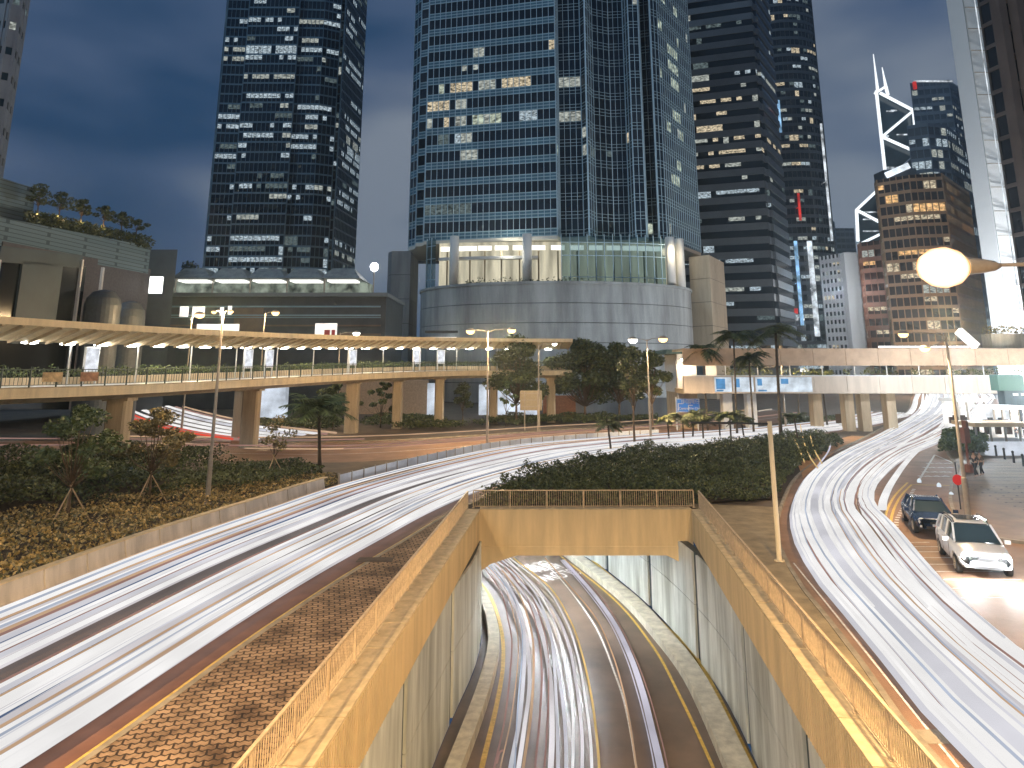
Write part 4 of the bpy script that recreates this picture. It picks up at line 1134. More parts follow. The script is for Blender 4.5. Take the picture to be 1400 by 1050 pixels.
for k in range(18):
    x = 22.5+k*3.9
    mb = MB(); mb.box(x, x+2.6, 91.0, 91.4, z2+0.05, z2+0.16); mb.build('strip_light', rl, t, loc=loc)
    mb = MB(); mb.lathe((x-0.6, 90.6, z1-0.4), [(0.06, 0), (0.06, z3-z1)], 8); mb.build('roof_post', M['white_metal'], t, loc=loc)
for px in (993, 1026, 1115, 1158, 1180, 1215):
    X = P(px, 560, 93).x
    mb = MB(); mb.prism([(X-0.55, 92.2), (X+0.55, 92.2), (X+0.55, 93.6), (X-0.55, 93.6)], 0, z0-0.05); mb.build('column', M['bridge_concrete'] if px > 1100 else M['white_metal'], t, loc=loc)
for k, (xa, xb) in enumerate(((977, 1000), (1003, 1030), (1033, 1062), (1064, 1110))):
    a, b = P(xa, 524, 89.75).x, P(xb, 524, 89.75).x
    mb = MB(); mb.box(a, b, 89.72, 89.79, z0+0.18, z1-0.12, 0)
    w_ = b-a
    mb.box(a+w_*0.08, a+w_*(0.62 if k == 0 else 0.3), 89.69, 89.715, z0+0.5+0.2*k, z1-0.3, 1)
    if k in (0, 2): mb.box(a+w_*0.1, a+w_*0.5, 89.69, 89.715, z0+0.25, z0+0.42, 1)
    o = mb.build('advert_panel', [emat('advert_white', (0.80, 0.90, 1.0), 0.85, noise=0.35, nscale=0.8), emat('advert_blue', (0.15, 0.42, 0.80), 0.7, noise=0.5, nscale=0.8)], loc=(a, 89.75, z0))
    tag(o, ('leftmost lit blue and white advert panel on the far footbridge', 'second lit advert panel on the far footbridge, with a narrow blue block', 'third lit advert panel on the far footbridge, pale blue', 'widest lit advert panel on the far footbridge')[k], 'advert')
lamp_light('bridge_fill', (48, 80, 8.6), COOL, 4500, 0.5)  # pair of fill lights added to brighten the bridge side, no fixture
lamp_light('bridge_fill', (62, 80, 8.6), COOL, 4500, 0.5)
rnd = random.Random(19); mb = MB()
for k in range(70):
    if rnd.random() < 0.75: leaves(mb, (27+k*0.75, 94.1, z1+0.35+0.25*rnd.random()), (0.6, 0.4, 0.5), 30, 0.3, rnd)
tag(mb.build('planter_shrubs', M['leaf_dark']), 'dark shrubs lining the back rail of the far footbridge', 'planting', kind='stuff')
# white flood lights on the roof of that bridge
for px, L_ in ((1200, 8.0), (1250, 6.5)):
    X = P(px, 472, 93).x
    mb = MB(); mb.box(X, X+L_, 92.5, 92.9, z3+0.18, z3+0.36, 0); mb.box(X, X+L_, 92.52, 92.88, z3, z3+0.175, 1)
    o = mb.build('roof_light', [emat('roof_strip', (1, 0.99, 0.97), 3.0), M['steel']], loc=(X, 92.5, z3))
    tag(o, 'bright white light strip on top of the far footbridge, %s' % ('left one' if px == 1200 else 'right one'), 'light')
X = P(1325, 470, 93)
mb = MB(); 
for k in range(2): pass
a = P(1310, 452, 92.5); b = P(1335, 474, 92.5); mb.bar(a, b, 0.7, h=0.9)
tag(mb.build('lit_awning', emat('lit_awning', (1.0, 0.99, 0.97), 1.6)), 'slanting white lit awning above the right end of the far footbridge', 'awning')
mb = MB(); mb.box(0, 8.5, 0, 2, 0, 1.9); mb.build
o = mb.build('roof_planter', M['bridge_concrete']); o.location = (P(1350, 474, 94).x, 93, z3); tag(o, 'concrete planter box on the roof at the right end of the far footbridge', 'planter')
rnd = random.Random(9); mb = MB()
for k in range(14): leaves(mb, (o.location.x+0.3+k*0.6, 94, z3+2.1+rnd.random()*0.4), (0.6, 0.9, 0.7), 60, 0.3, rnd)
tag(mb.build('planter_shrubs', M['leaf_gold']), 'shrubs growing in the roof planter of the far footbridge', 'planting', kind='stuff')

# ---------------------------------------------------------------- towers
WIN = {
 'cool': emat('window_cool', (0.74, 0.90, 1.0), 0.55, noise=0.95, nscale=1.3, nvec=(1, 1, 2.4)),
 'green': emat('window_greenish', (0.80, 0.90, 0.72), 0.55, noise=0.9, nscale=0.8, nvec=(1, 1, 1.6)),
 'warm': emat('window_warm', (1.0, 0.84, 0.58), 0.62, noise=0.95, nscale=1.3, nvec=(1, 1, 2.4)),
 'dim': emat('window_dim', (0.45, 0.60, 0.62), 0.22, noise=0.95, nscale=1.3, nvec=(1, 1, 2.4)),
 'orange': emat('window_orange', (1.0, 0.60, 0.26), 0.9, noise=0.8, nscale=0.9, nvec=(1, 1, 1.6)),
 'pale': emat('window_pale', (0.84, 0.90, 0.82), 0.46, noise=0.8, nscale=1.0, nvec=(1, 1, 2.4)),
}
WK = list(WIN)
def glass(name, col, rough=0.12, spec=0.6):
    return mat(name, col, rough, var=0.5, vscale=0.12, spec=spec)
def tower(name, label, cat, foot, z0, z1, fh, bw, gl, fr, sp=0.30, lit=None, groove=False, mull=0.07, proud=0.14, roof=None,
          spm=None, maxwin=100, wname='window', open_=True, vb=None):
    """glass walls on a footprint polyline; spandrel bands, mullions and lit windows are real pieces in front of it"""
    t = thing(name, label, cat, (sum(p[0] for p in foot)/len(foot), sum(p[1] for p in foot)/len(foot), z0)); loc = t.location
    core = MB(); pts = list(foot)
    if len(pts) == 2 or open_:
        # close the body behind the visible faces
        yb = max(p[1] for p in pts) + 22
        body = pts + [(pts[-1][0]*yb/pts[-1][1], yb), (pts[0][0]*yb/pts[0][1], yb)]
    else: body = pts
    core.prism(body, z0, z1); recalc(core.build('glass_wall', gl, t, loc=loc))
    bands = MB(); mul = MB(); spg = MB(); panes = []
    nf = int((z1-z0)/fh)
    for i in range(len(pts)-1):
        a = Vector((*pts[i], 0)); b = Vector((*pts[i+1], 0)); d = b-a; L = d.length
        if L < 0.3: continue
        d.normalize(); nrm = Vector((d.y, -d.x, 0)); nb = max(1, round(L/bw)); w = L/nb; ang = math.atan2(d.y, d.x)
        c = (a+b)/2
        for j in range(nf+1):
            z = z0 + j*fh
            if z > z1: break
            h = fh*sp
            cc = c + nrm*(proud*0.4)
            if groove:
                if i >= 5:  # facets darkened by thin bands and no spandrel glass, imitating their shade
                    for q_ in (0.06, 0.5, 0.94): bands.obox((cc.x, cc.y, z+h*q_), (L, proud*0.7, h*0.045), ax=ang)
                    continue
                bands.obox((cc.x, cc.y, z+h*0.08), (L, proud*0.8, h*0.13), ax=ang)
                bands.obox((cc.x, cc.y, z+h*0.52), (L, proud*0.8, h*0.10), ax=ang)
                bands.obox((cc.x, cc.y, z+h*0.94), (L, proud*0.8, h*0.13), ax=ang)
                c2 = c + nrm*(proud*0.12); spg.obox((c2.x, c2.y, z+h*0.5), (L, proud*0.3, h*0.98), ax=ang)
            else: bands.obox((cc.x, cc.y, z+h*0.5), (L, proud*0.8, h), ax=ang)
        if mull > 0:
            for k in range(nb+1):
                q = a + d*w*k + nrm*(proud*0.5)
                mul.obox((q.x, q.y, (z0+z1)/2), (mull, proud*1.25, z1-z0-0.01), ax=ang)
        if lit:
            for j in range(nf):
                for k, kind in lit(i, j, nb, nf):
                    if k >= nb: continue
                    p0 = a + d*(w*k+mull*0.5) + nrm*0.05; p1 = a + d*(w*(k+1)-mull*0.5) + nrm*0.05
                    za = z0+j*fh+fh*sp+0.03; zb = z0+(j+1)*fh-0.03
                    if kind.endswith('_half'):
                        kind = kind[:-5]; za = za+(zb-za)*0.45
                    panes.append((p0, p1, za, zb, kind))
    if mull > 0.1 or groove: bands.build('floor_bands', spm or fr, t, loc=loc)
    else:
        per = len(pts)-1; nfl = len(bands.f)//6//per
        for j in range(nfl):
            q_ = MB()
            for i in range(per):
                o_ = (i*nfl+j)*8; q_.v += bands.v[o_:o_+8]; b_ = len(q_.v)-8
                for ff in bands.f[(i*nfl+j)*6:(i*nfl+j)*6+6]: q_.f.append(tuple(b_+x-o_ for x in ff)); q_.m.append(0)
            q_.build('floor_band', spm or fr, t, loc=loc)
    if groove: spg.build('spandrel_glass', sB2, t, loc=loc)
    if mull > 0: mul.build('mullions', fr, t, loc=loc)
    panes.sort(key=lambda q: (q[0].y*0.5 + abs(q[2]-60)*0.5))
    vis = [q for q in panes if q[2] < EYE + 0.56*q[0].y]
    for q in vis[:maxwin]:
        mb = MB(); mb.quad((q[0].x, q[0].y, q[2]), (q[1].x, q[1].y, q[2]), (q[1].x, q[1].y, q[3]), (q[0].x, q[0].y, q[3]))
        mb.build(wname, WIN[q[4]], t, loc=loc)
    rest = vis[maxwin:] + [q for q in panes if q not in vis][:0]
    if rest:
        mb = MB()
        for q in rest: mb.quad((q[0].x, q[0].y, q[2]), (q[1].x, q[1].y, q[2]), (q[1].x, q[1].y, q[3]), (q[0].x, q[0].y, q[3]), WK.index(q[4]))
        o = mb.build(wname, [WIN[k] for k in WK], t, loc=loc)
        if len(rest) > 1: o['kind'] = 'stuff'
    return t
def runs(seed, base, kinds, bright=(), pr=0.12, maxrun=7, half=0.4):
    """lit windows come in runs along a floor"""
    cache = {}
    def f(i, j, nb, nf):
        rnd = random.Random(seed*7919 + i*131 + j*17)
        out = []; k = 0
        b = base * (0.18 + 3.0*random.Random(seed*31+j).random()**3.2)
        if j in bright: b = 0.75
        while k < nb:
            if rnd.random() < b*0.35:
                n = rnd.randint(1, maxrun); kd = rnd.choice(kinds) + ('_half' if rnd.random() < half else '')
                for q in range(n):
                    if rnd.random() < 0.85: out.append((k+q, kd))
                k += n
            k += 1
        return out
    return f
def C(px, Y, py=330): 
    p = P(px, py, Y); return (p.x, p.y)

# tower A, upper left
gA = glass('tower_glass_navy', (0.012, 0.022, 0.035)); fA = mat('tower_frame_slate', (0.18, 0.29, 0.36), 0.4)
footA = [C(281, 258), C(283, 252), C(314, 252.5), C(314.5, 251), C(388, 251), C(388.5, 252.5), C(425, 253), C(449, 256), C(449.5, 262), C(455, 262), C(455.5, 257), C(486, 281)]
tower('skyscraper', 'dark navy glass skyscraper with scattered lit floors on the left', 'skyscraper', footA, 0, 172, 3.75, 1.55, gA, fA, sp=0.16, mull=0.13, proud=0.22,
      lit=runs(3, 0.55, ['cool', 'cool', 'pale', 'dim', 'cool'], bright=(11, 17, 21, 24), maxrun=14, half=0.95))
# tower B, the main tower
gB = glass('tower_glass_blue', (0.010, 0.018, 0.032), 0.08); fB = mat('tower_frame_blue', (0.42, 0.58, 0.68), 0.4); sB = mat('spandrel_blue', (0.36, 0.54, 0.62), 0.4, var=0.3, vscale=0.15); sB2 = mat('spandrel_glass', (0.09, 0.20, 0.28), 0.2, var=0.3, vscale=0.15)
zB0 = ZY(326, 182)
footB = [C(559, 196), C(568, 193), C(568.5, 189.5), C(579, 188.5), C(579.5, 186.5), C(762, 178), C(766, 181), C(799, 180), C(806, 178), C(816, 183), C(840, 185), C(862, 184.5), C(870, 181), C(884, 181), C(886, 187), C(901, 186), C(902, 183), C(912, 184.5), C(957, 206)]
def litB(i, j, nb, nf):
    base = runs(8, 0.16, ['warm', 'pale', 'pale', 'green', 'dim'], maxrun=6, half=0.1)(i, j, nb, nf)
    out = list(base)
    if i == 4:      # broad front face: floors read off the photograph
        spec = {4: [(6, 8, 'pale')], 2: [], 1: [(0, 7, 'dim')], 5: [(2, 3, 'dim'), (5, 5, 'cool'), (6, 7, 'pale')], 6: [(0, 0, 'pale'), (3, 3, 'warm'), (5, 6, 'pale'), (8, 9, 'green'), (10, 10, 'pale'), (11, 12, 'green'), (16, 18, 'cool')],
                7: [(0, 3, 'warm'), (5, 6, 'pale')], 8: [(2, 2, 'green'), (4, 7, 'warm'), (9, 11, 'pale'), (13, 17, 'warm')]}
        if j < 9: out = []
        for a, b, kd in spec.get(j, []): out += [(k, kd) for k in range(a, b+1)]
        if j >= 9: out = [(k, 'dim' if kd.startswith('green') else kd) for k, kd in out if (k*7+j*3) % 4 != 0][:3]
    if i == 6 and j in (8, 6): out += [(k, 'pale') for k in range(0, 4)]
    if i == 17: out = [(k, 'green') for jj, a, b in ((3, 3, 6), (4, 6, 7), (6, 2, 3), (6, 7, 9), (7, 5, 8), (9, 5, 8), (9, 0, 0), (10, 4, 8), (11, 4, 8), (12, 0, 1), (12, 9, 9), (14, 2, 3), (14, 8, 9)) if jj == j for k in range(a, b+1)] + [(k, 'pale') for k, kd in base[:1]]
    return out
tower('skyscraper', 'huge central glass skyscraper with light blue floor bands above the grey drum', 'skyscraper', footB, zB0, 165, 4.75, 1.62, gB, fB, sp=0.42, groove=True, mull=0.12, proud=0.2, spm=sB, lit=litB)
# lobby storeys between drum and tower
TX = P(758, 330, 184).x
def ell(a0, a1, rx, ry, n, cy=184.0): return [(TX + rx*math.sin(R(a)), cy - ry*math.cos(R(a))) for a in [a0+(a1-a0)*k/n for k in range(n+1)]]
zR_ = ZY(387.5, 160)
t = thing('round_podium', 'grey stone drum podium with lit lobby storeys under the central skyscraper', 'podium', (TX, 184, 0)); loc = t.location
stone = mat('drum_stone', (0.34, 0.37, 0.38), 0.7, var=0.45, vscale=0.35, streak=True, bump=0.15)
for k in range(6):
    a, b = k*zR_/6, (k+1)*zR_/6
    ring = ell(-100, 100, 33.6, 24.0, 60)
    for q in range(0, 60, 4):
        mb = MB(); seg = ring[q:q+5]
        mb.sweep([Vector((x, y, 0)) for x, y in seg], [(0, a+0.12), (0, b-0.02), (-0.6, b-0.02), (-0.6, a+0.12)])
        for f_ in (0,): pass
        recalc(mb.build('stone_panel', stone, t, loc=loc))
mb = MB(); mb.prism(ell(-180, 180, 33.35, 23.75, 80)[:-1], 0, zR_-0.15); recalc(mb.build('drum_core', mat('drum_joint', (0.06, 0.065, 0.07), 0.8), t, loc=loc))
mb = MB(); mb.sweep([Vector((x, y, 0)) for x, y in ell(-100, 100, 33.9, 24.3, 60)], [(0, zR_-0.02), (0, zR_+0.55), (-0.5, zR_+0.55), (-0.5, zR_-0.02)]); recalc(mb.build('rim', stone, t, loc=loc))
wallm = emat('lobby_wall', (1.0, 0.92, 0.68), 0.62, noise=0.45, nscale=0.5, nvec=(1, 1, 0.12))  # lobby light is put into the wall as its own glow
mb = MB(); mb.sweep([Vector((x, y, 0)) for x, y in ell(-70, 84, 31.0, 4.0, 40)], [(0, zR_+0.4), (0, zB0-1.2), (-0.3, zB0-1.2), (-0.3, zR_+0.4)]); recalc(mb.build('lobby_wall', wallm, t, loc=loc))
mb = MB(); mb.prism([(x, y-0.4) for x, y in footB] + [(footB[-1][0], 215), (footB[0][0], 215)], zB0-0.9, zB0-0.02); recalc(mb.build('lobby_ceiling', mat('lobby_ceiling', (0.7, 0.68, 0.6), 0.6), t, loc=loc))
mid = (zR_+zB0)/2
for a in range(-62, 56, 9):
    x, y = ell(a, a+1, 30.6, 4.6, 1)[0]
    mb = MB(); mb.box(x-1.7, x+1.7, y-0.35, y-0.15, zB0-3.4, zB0-2.2); mb.build('lobby_light_panel', bpy.data.materials.get('lobby_panel') or emat('lobby_panel', (1, 0.97, 0.88), 1.5), t, loc=loc)
    mb = MB(); mb.box(x-0.2, x+0.2, y-0.4, y-0.1, zR_, zB0-3.6); mb.build('lobby_pier', bpy.data.materials.get('lobby_pier') or mat('lobby_pier', (0.42, 0.33, 0.2), 0.6), t, loc=loc)
mb = MB(); mb.sweep([Vector((x, y, 0)) for x, y in ell(-66, -8, 32.0, 6.4, 30)], [(0, mid+1.2), (0, mid+1.9), (-3, mid+1.9), (-3, mid+1.2)]); recalc(mb.build('lobby_gallery', M['white_metal'], t, loc=loc))
for a in (-52, -13, 64, 82):
    x, y = ell(a, a+1, 31.8, 8.2, 1)[0]
    mb = MB(); mb.lathe((x, y, zR_), [(1.15, 0), (1.15, zB0-zR_)], 20); mb.build('column', mat('lobby_column', (0.75, 0.73, 0.68), 0.5) if a == -52 else bpy.data.materials['lobby_column'], t, loc=loc, smooth=True)
for a0, a1 in ((-95, -66), (2, 56)):
    arc = ell(a0, a1, 32.6, 9.0, 24); arcv = [Vector((x, y, 0)) for x, y in arc]
    mb = MB(); mb.sweep(arcv, [(0, zR_+0.3), (0, zB0-0.5)], closed=False); 
    gg = bpy.data.materials.get('lobby_glass')
    if gg is None:
        gg = bpy.data.materials.new('lobby_glass'); gg.use_nodes = True; n_ = gg.node_tree.nodes; l_ = gg.node_tree.links
        bs = n_['Principled BSDF']; bs.inputs['Base Color'].default_value = (0.02, 0.05, 0.07, 1); bs.inputs['Roughness'].default_value = 0.1
        tr = n_.new('ShaderNodeBsdfTransparent'); tr.inputs[0].default_value = (0.45, 0.62, 0.66, 1); mx_ = n_.new('ShaderNodeMixShader'); mx_.inputs[0].default_value = 0.45
        l_.new(tr.outputs[0], mx_.inputs[1]); l_.new(bs.outputs[0], mx_.inputs[2]); l_.new(mx_.outputs[0], n_['Material Output'].inputs['Surface'])
    mb.build('lobby_glass', gg, t, loc=loc)
    mb = MB()
    for p, d in at_len(arcv, 2.1): mb.obox((p.x, p.y, (zR_+zB0)/2), (0.14, 0.22, zB0-zR_), ax=math.atan2(d.y, d.x))
    for zz in (zR_+3.2, mid+1.5, zB0-2.2): mb.sweep(arcv, [(0.1, zz), (0.1, zz+0.16), (-0.05, zz+0.16), (-0.05, zz)])
    mb.build('lobby_mullions', fB, t, loc=loc)
rnd = random.Random(4); mb = MB()
for p, d in at_len([Vector((x, y, 0)) for x, y in ell(-42, 14, 32, 9.8, 30)], 1.3):
    leaves(mb, (p.x, p.y, zR_+1.5), (0.7, 0.6, 1.3+0.7*rnd.random()), 42, 0.55, rnd)
tag(mb.build('lobby_plants', M['leaf_dark']), 'row of dark plants silhouetted along the rim of the drum podium', 'plants', kind='stuff')
lamp_light('lobby_fill', (TX-12, 177.5, zB0-3.5), (1, 0.94, 0.78), 1500, 1.0); lamp_light('lobby_fill', (TX+29, 177.5, zB0-3.5), (1, 0.85, 0.6), 1200, 1.0)  # added interior fill, not tied to any lobby fixture
# awning windows of the drum, lit slot at the left foot
a, b = P(590, 462, 167), P(625, 470, 167)
mb = MB(); mb.box(a.x, b.x, a.y-2.2, a.y-1.9, b.z-0.6, a.z+0.1, 0); mb.box(a.x-1.2, b.x+0.3, a.y-2.6, a.y-1.5, a.z+1.0, a.z+1.5, 1)
mb.build('entrance_light', [emat('slot_light', (1, 0.97, 0.9), 1.5), M['steel_dark']], t, loc=loc)
# low walls behind the trees
def block(name, label, cat, x0, x1, ytop, Y, depth, m, ybot=None, z0=0.0, trim=True):
    a, b = P(x0, 500, Y), P(x1, 500, Y); z1 = ZY(ytop, Y)
    t = thing(name, label, cat, (a.x, Y, z0)); 
    mb = MB(); mb.box(a.x, b.x, Y, Y+depth, z0, z1); mb.build('wall', m, t, loc=t.location)
    if trim:
        mb = MB(); mb.box(a.x-0.12, b.x+0.12, Y-0.12, Y+depth+0.12, z1+0.002, z1+0.25); mb.build('coping', m, t, loc=t.location)
    return t
grey = mat('grey_stone', (0.30, 0.32, 0.33), 0.75, var=0.35, vscale=0.4, streak=True)
block('garden_wall', 'low red brown wall behind the trees left of centre', 'wall', 742, 786, 541, 118, 1, mat('red_brown_wall', (0.42, 0.17, 0.08), 0.7, var=0.3), trim=False)
block('garden_wall', 'long low grey wall behind the dark trees', 'wall', 786, 928, 546, 119, 1, grey, trim=True)
block('lit_wall', 'bright white lit shopfront wall behind the footbridge columns', 'shopfront', 655, 735, 526, 124, 2, emat('lit_white_wall', (0.80, 0.88, 1.0), 0.85, noise=0.5, nscale=0.3), trim=False)
block('lit_wall', 'bright bluish lit wall seen below the left footbridge behind the bushes', 'shopfront', 352, 392, 528, 116, 2, bpy.data.materials['lit_white_wall'], trim=False)
block('lit_wall', 'narrow bright lit wall between the two middle footbridge columns', 'shopfront', 585, 600, 524, 122, 2, bpy.data.materials['lit_white_wall'], trim=False)
block('underbridge_wall', 'brown wall under the left footbridge behind the low tree', 'wall', 465, 585, 520, 126, 2, mat('brown_wall', (0.40, 0.27, 0.17), 0.7, var=0.3), trim=False)
# end building of the right footbridge
t = thing('kiosk_building', 'white lit end building with dark windows left of the far footbridge', 'building', (P(930, 500, 96).x, 96, 0))
a, b = P(925, 480, 96), P(978, 480, 96); wz = mat('white_wall', (0.72, 0.70, 0.66), 0.6, var=0.15)
mb = MB(); mb.box(a.x, b.x, 96, 104, ZY(537, 96), ZY(484, 96)); mb.build('wall', wz, t, loc=t.location)
mb = MB(); mb.box(a.x+0.1, b.x-2.5, 96.5, 104, 0, ZY(537, 96)-0.002); mb.build('ground_floor', M['bridge_concrete'], t, loc=t.location)
mb = MB(); mb.prism([(a.x-1.5, 95.5), (a.x+4.5, 95.5), (a.x+4.5, 104), (a.x-1.5, 104)], ZY(484, 96)+0.002, ZY(478, 96)); mb.build('roof', mat('roof_teal', (0.06, 0.11, 0.11), 0.5), t, loc=t.location)
for xa, xb in ((952, 965), (976, 992)):
    p, q = P(xa, 500, 95.9), P(xb, 513, 95.9); 
    if xa < 970:
        mb = MB(); mb.box(p.x, q.x, 95.9, 95.99, q.z, p.z); mb.build('window', gB, t, loc=t.location)
lamp_light('wall_fill', (a.x+3, 93.2, 8.5), WARM, 500, 0.3)  # added fill for the white wall, no lamp stands here
# concrete blocks on each side of the drum
beige = mat('beige_concrete', (0.42, 0.36, 0.27), 0.75, var=0.3, vscale=0.4, streak=True)
def joint_block(label, foot, z1, m, rows, name='service_tower'):
    t = thing(name, label, 'building', (foot[0][0], foot[0][1], 0))
    h = z1/rows
    for k in range(rows):
        mb = MB(); mb.prism(foot, k*h+0.12, (k+1)*h); recalc(mb.build('wall_course', m, t, loc=t.location))
    cx = sum(p[0] for p in foot)/len(foot); cy = sum(p[1] for p in foot)/len(foot)
    mb = MB(); mb.prism([(cx+(x-cx)*0.985, cy+(y-cy)*0.985) for x, y in foot], 0, z1-0.3); recalc(mb.build('wall_core', M['steel_dark'], t, loc=t.location))
    return t
joint_block('grey concrete service block left of the drum', [C(529, 186, 400), C(534, 183, 400), C(560, 183, 400), C(571, 200, 400), C(529, 205, 400)], ZY(344, 184), grey, 6)
joint_block('beige concrete service block right of the drum', [C(944, 186, 400), C(972, 182, 400), C(992, 196, 400), C(992, 210, 400), C(944, 210, 400)], ZY(350, 184), beige, 6)
# tower C with heavy grey bands
gC = glass('tower_glass_black', (0.008, 0.012, 0.018)); fC = mat('band_grey', (0.10, 0.125, 0.15), 0.6, var=0.2, vscale=0.2)
footC = [C(925, 262), C(1051, 252), C(1054, 255), C(1058, 255), C(1078, 275)]
def litC(i, j, nb, nf):
    rnd = random.Random(50+j*13+i)
    hot = 15 <= j <= 21
    out = runs(12, 0.55 if not hot else 1.3, ['cool', 'dim', 'cool', 'pale'] if not hot else ['warm', 'warm', 'pale'], maxrun=8, half=0.7)(i, j, nb, nf)
    return out if i == 0 or rnd.random() < 0.4 else []
tower('skyscraper', 'dark skyscraper with heavy grey floor bands right of the central tower', 'skyscraper', footC, 0, 170, 5.0, 1.9, gC, fC, sp=0.5, mull=0.0, proud=0.5, lit=litC, maxwin=90)
# tower D, rounded and slim, with red and blue light strips
cx_, cy_ = C(1090, 340); 
footD = [(cx_ + 16.5*math.sin(R(a)), cy_ - 12*math.cos(R(a))) for a in range(-90, 91, 15)]
gD = glass('tower_glass_slate', (0.010, 0.014, 0.020)); fD = mat('tower_frame_grey', (0.07, 0.085, 0.10), 0.5)
tD = tower('skyscraper', 'slim rounded dark skyscraper with red light strips behind the banded tower', 'skyscraper', footD, 0, 205, 4.4, 1.8, gD, fD, sp=0.35, mull=0.1, proud=0.3, lit=runs(15, 0.75, ['cool', 'dim', 'pale', 'warm'], maxrun=5, half=0.8), maxwin=80)
rs = emat('red_strip', (1.0, 0.06, 0.05), 0.7, noise=0.5, nscale=0.2); bs_ = emat('blue_strip', (0.35, 0.65, 1.0), 0.9, noise=0.7, nscale=0.3); wsx = emat('white_strip', (0.85, 0.93, 1.0), 0.9, noise=0.9, nscale=0.25)
for nm, m_, px, ya, yb, w_ in (('red_light_strip', rs, 1056, 195, 208, 1.2), ('red_light_strip', rs, 1054, 143, 153, 1.0), ('red_light_strip', rs, 1090, 265, 302, 0.5), ('red_light_strip', rs, 1070, 290, 300, 0.6), ('blue_light_strip', bs_, 1062, 138, 182, 0.8), ('white_light_strip', wsx, 1105, 330, 460, 1.1), ('white_light_strip', wsx, 1121, 170, 330, 0.45), ('blue_light_strip', bs_, 1086, 330, 445, 0.7), ('red_light_strip', rs, 1084, 422, 429, 1.6), ('white_light_strip', wsx, 1075, 440, 470, 0.8)):
    Yd = 326.0; p, q = P(px, ya, Yd), P(px, yb, Yd); mb = MB(); mb.box(p.x-w_, p.x+w_, Yd-1.4, Yd-0.9, q.z, p.z); mb.bar((p.x, Yd-1, (p.z+q.z)/2), (p.x, Yd+9, (p.z+q.z)/2), 0.3)
    mb.build(nm, m_, tD, loc=tD.location)
# low hotel and blocks further right
gE = glass('glass_black', (0.01, 0.012, 0.015)); wE = mat('hotel_white', (0.72, 0.74, 0.76), 0.6, var=0.15)
tE = tower('hotel', 'pale gridded office block low between the rounded tower and the brown towers', 'building', [C(1128, 302, 420), C(1166, 290, 420), C(1190, 302, 420)], 0, ZY(348, 296), 3.3, 1.9, gE, wE, sp=0.5, mull=0.45, proud=0.5, lit=runs(21, 0.5, ['cool', 'pale', 'warm'], maxrun=3, half=0.5), maxwin=60)
a = P(1166, 420, 288.5); mb = MB(); mb.box(a.x-2.6, a.x+2.6, 286, 289.5, 0, ZY(346, 288)); mb.build('white_pier', mat('pier_white', (0.75, 0.76, 0.76), 0.5), tE, loc=tE.location)
lamp_light('pier_fill', (P(1140, 400, 262).x, 262, 34), (0.95, 0.97, 1.0), 20000, 1.0)  # unseen fill added to whiten the gridded block and its pier
def plain_block(label, x0, x1, yt, Y, m, name='apartment_block', d=20, win=None, fh=3.6, bw=3.0, seed=3):
    return tower(name, label, 'building', [C(x0, Y, 400), C(x1, Y, 400)], 0, ZY(yt, Y), fh, bw, m, win or m, sp=0.35, mull=0.25, proud=0.2, lit=runs(seed, 0.25, ['cool', 'dim'], maxrun=2), maxwin=30)
slate = mat('slate_block', (0.16, 0.20, 0.24), 0.7, var=0.3, vscale=0.1)
slate_d = mat('slate_glass', (0.06, 0.08, 0.10), 0.4)
plain_block('distant grey blue block, left of the two above the gridded office block', 1127, 1150, 304, 420, slate_d, win=slate, seed=31)
plain_block('distant grey blue block, right of the two above the gridded office block', 1150, 1176, 312, 430, slate_d, win=slate, seed=32)
# brown and orange lit office slabs
gF = glass('glass_brown', (0.035, 0.016, 0.012)); fF = mat('frame_brown', (0.16, 0.065, 0.035), 0.6, var=0.2, vscale=0.2)
tower('office_block', 'dark reddish brown office block right of the pale gridded block', 'building', [C(1182, 268, 420), C(1186, 264, 420), C(1222, 258, 420), C(1232, 268, 420)], 0, ZY(330, 262), 4.1, 2.1, gF, fF, sp=0.4, mull=0.25, proud=0.3, lit=runs(22, 0.35, ['warm', 'pale', 'orange'], bright=(9,), maxrun=5, half=0.6), maxwin=60)
gG = glass('glass_amber', (0.03, 0.022, 0.018)); fG = mat('frame_amber', (0.26, 0.17, 0.10), 0.6, var=0.2, vscale=0.15)
tG = tower('office_tower', 'large orange lit office tower behind the glaring near lamp', 'building', [C(1213, 226, 400), C(1216, 222, 400), C(1262, 216, 400), C(1308, 214, 400), C(1342, 238, 400)], 0, ZY(246, 222), 3.5, 1.7, gG, fG, sp=0.28, mull=0.22, proud=0.3, lit=runs(23, 0.55, ['warm', 'orange', 'pale', 'warm'], bright=(17, 20), maxrun=8, half=0.6), maxwin=100)
lamp_light('facade_fill', (P(1275, 400, 195).x, 190, 14), (1.0, 0.62, 0.28), 26000, 2.0)  # unseen added light that turns this facade orange
# stepped crown of that tower with bright floors
a = tower('stepped_tower', 'stepped blue grey tower top with bright white floor lines behind the orange tower', 'building', [C(1247, 241, 230), C(1275, 238, 230), C(1300, 240, 230), C(1332, 262, 230)], 0, ZY(172, 240), 4.0, 2.2, slate_d, slate, sp=0.3, mull=0.25, proud=0.3, lit=runs(24, 1.0, ['cool', 'cool', 'pale'], maxrun=9, half=0.5), maxwin=60)
mb = MB(); a_, b_ = P(1211, 250, 226), P(1247, 228, 226)
mb.prism([(a_.x, 226), (b_.x, 224), (b_.x+1, 232), (a_.x-0.5, 232)], ZY(247, 224), ZY(232, 226)); mb.build('crown', slate_d, tG, loc=tG.location)
mb = MB(); mb.bar(P(1211, 240, 225), P(1243, 226, 223), 0.5, h=1.9); mb.build('lit_crown', emat('lit_crown', (0.85, 0.93, 1.0), 1.3, noise=0.5, nscale=0.3), tG, loc=tG.location)
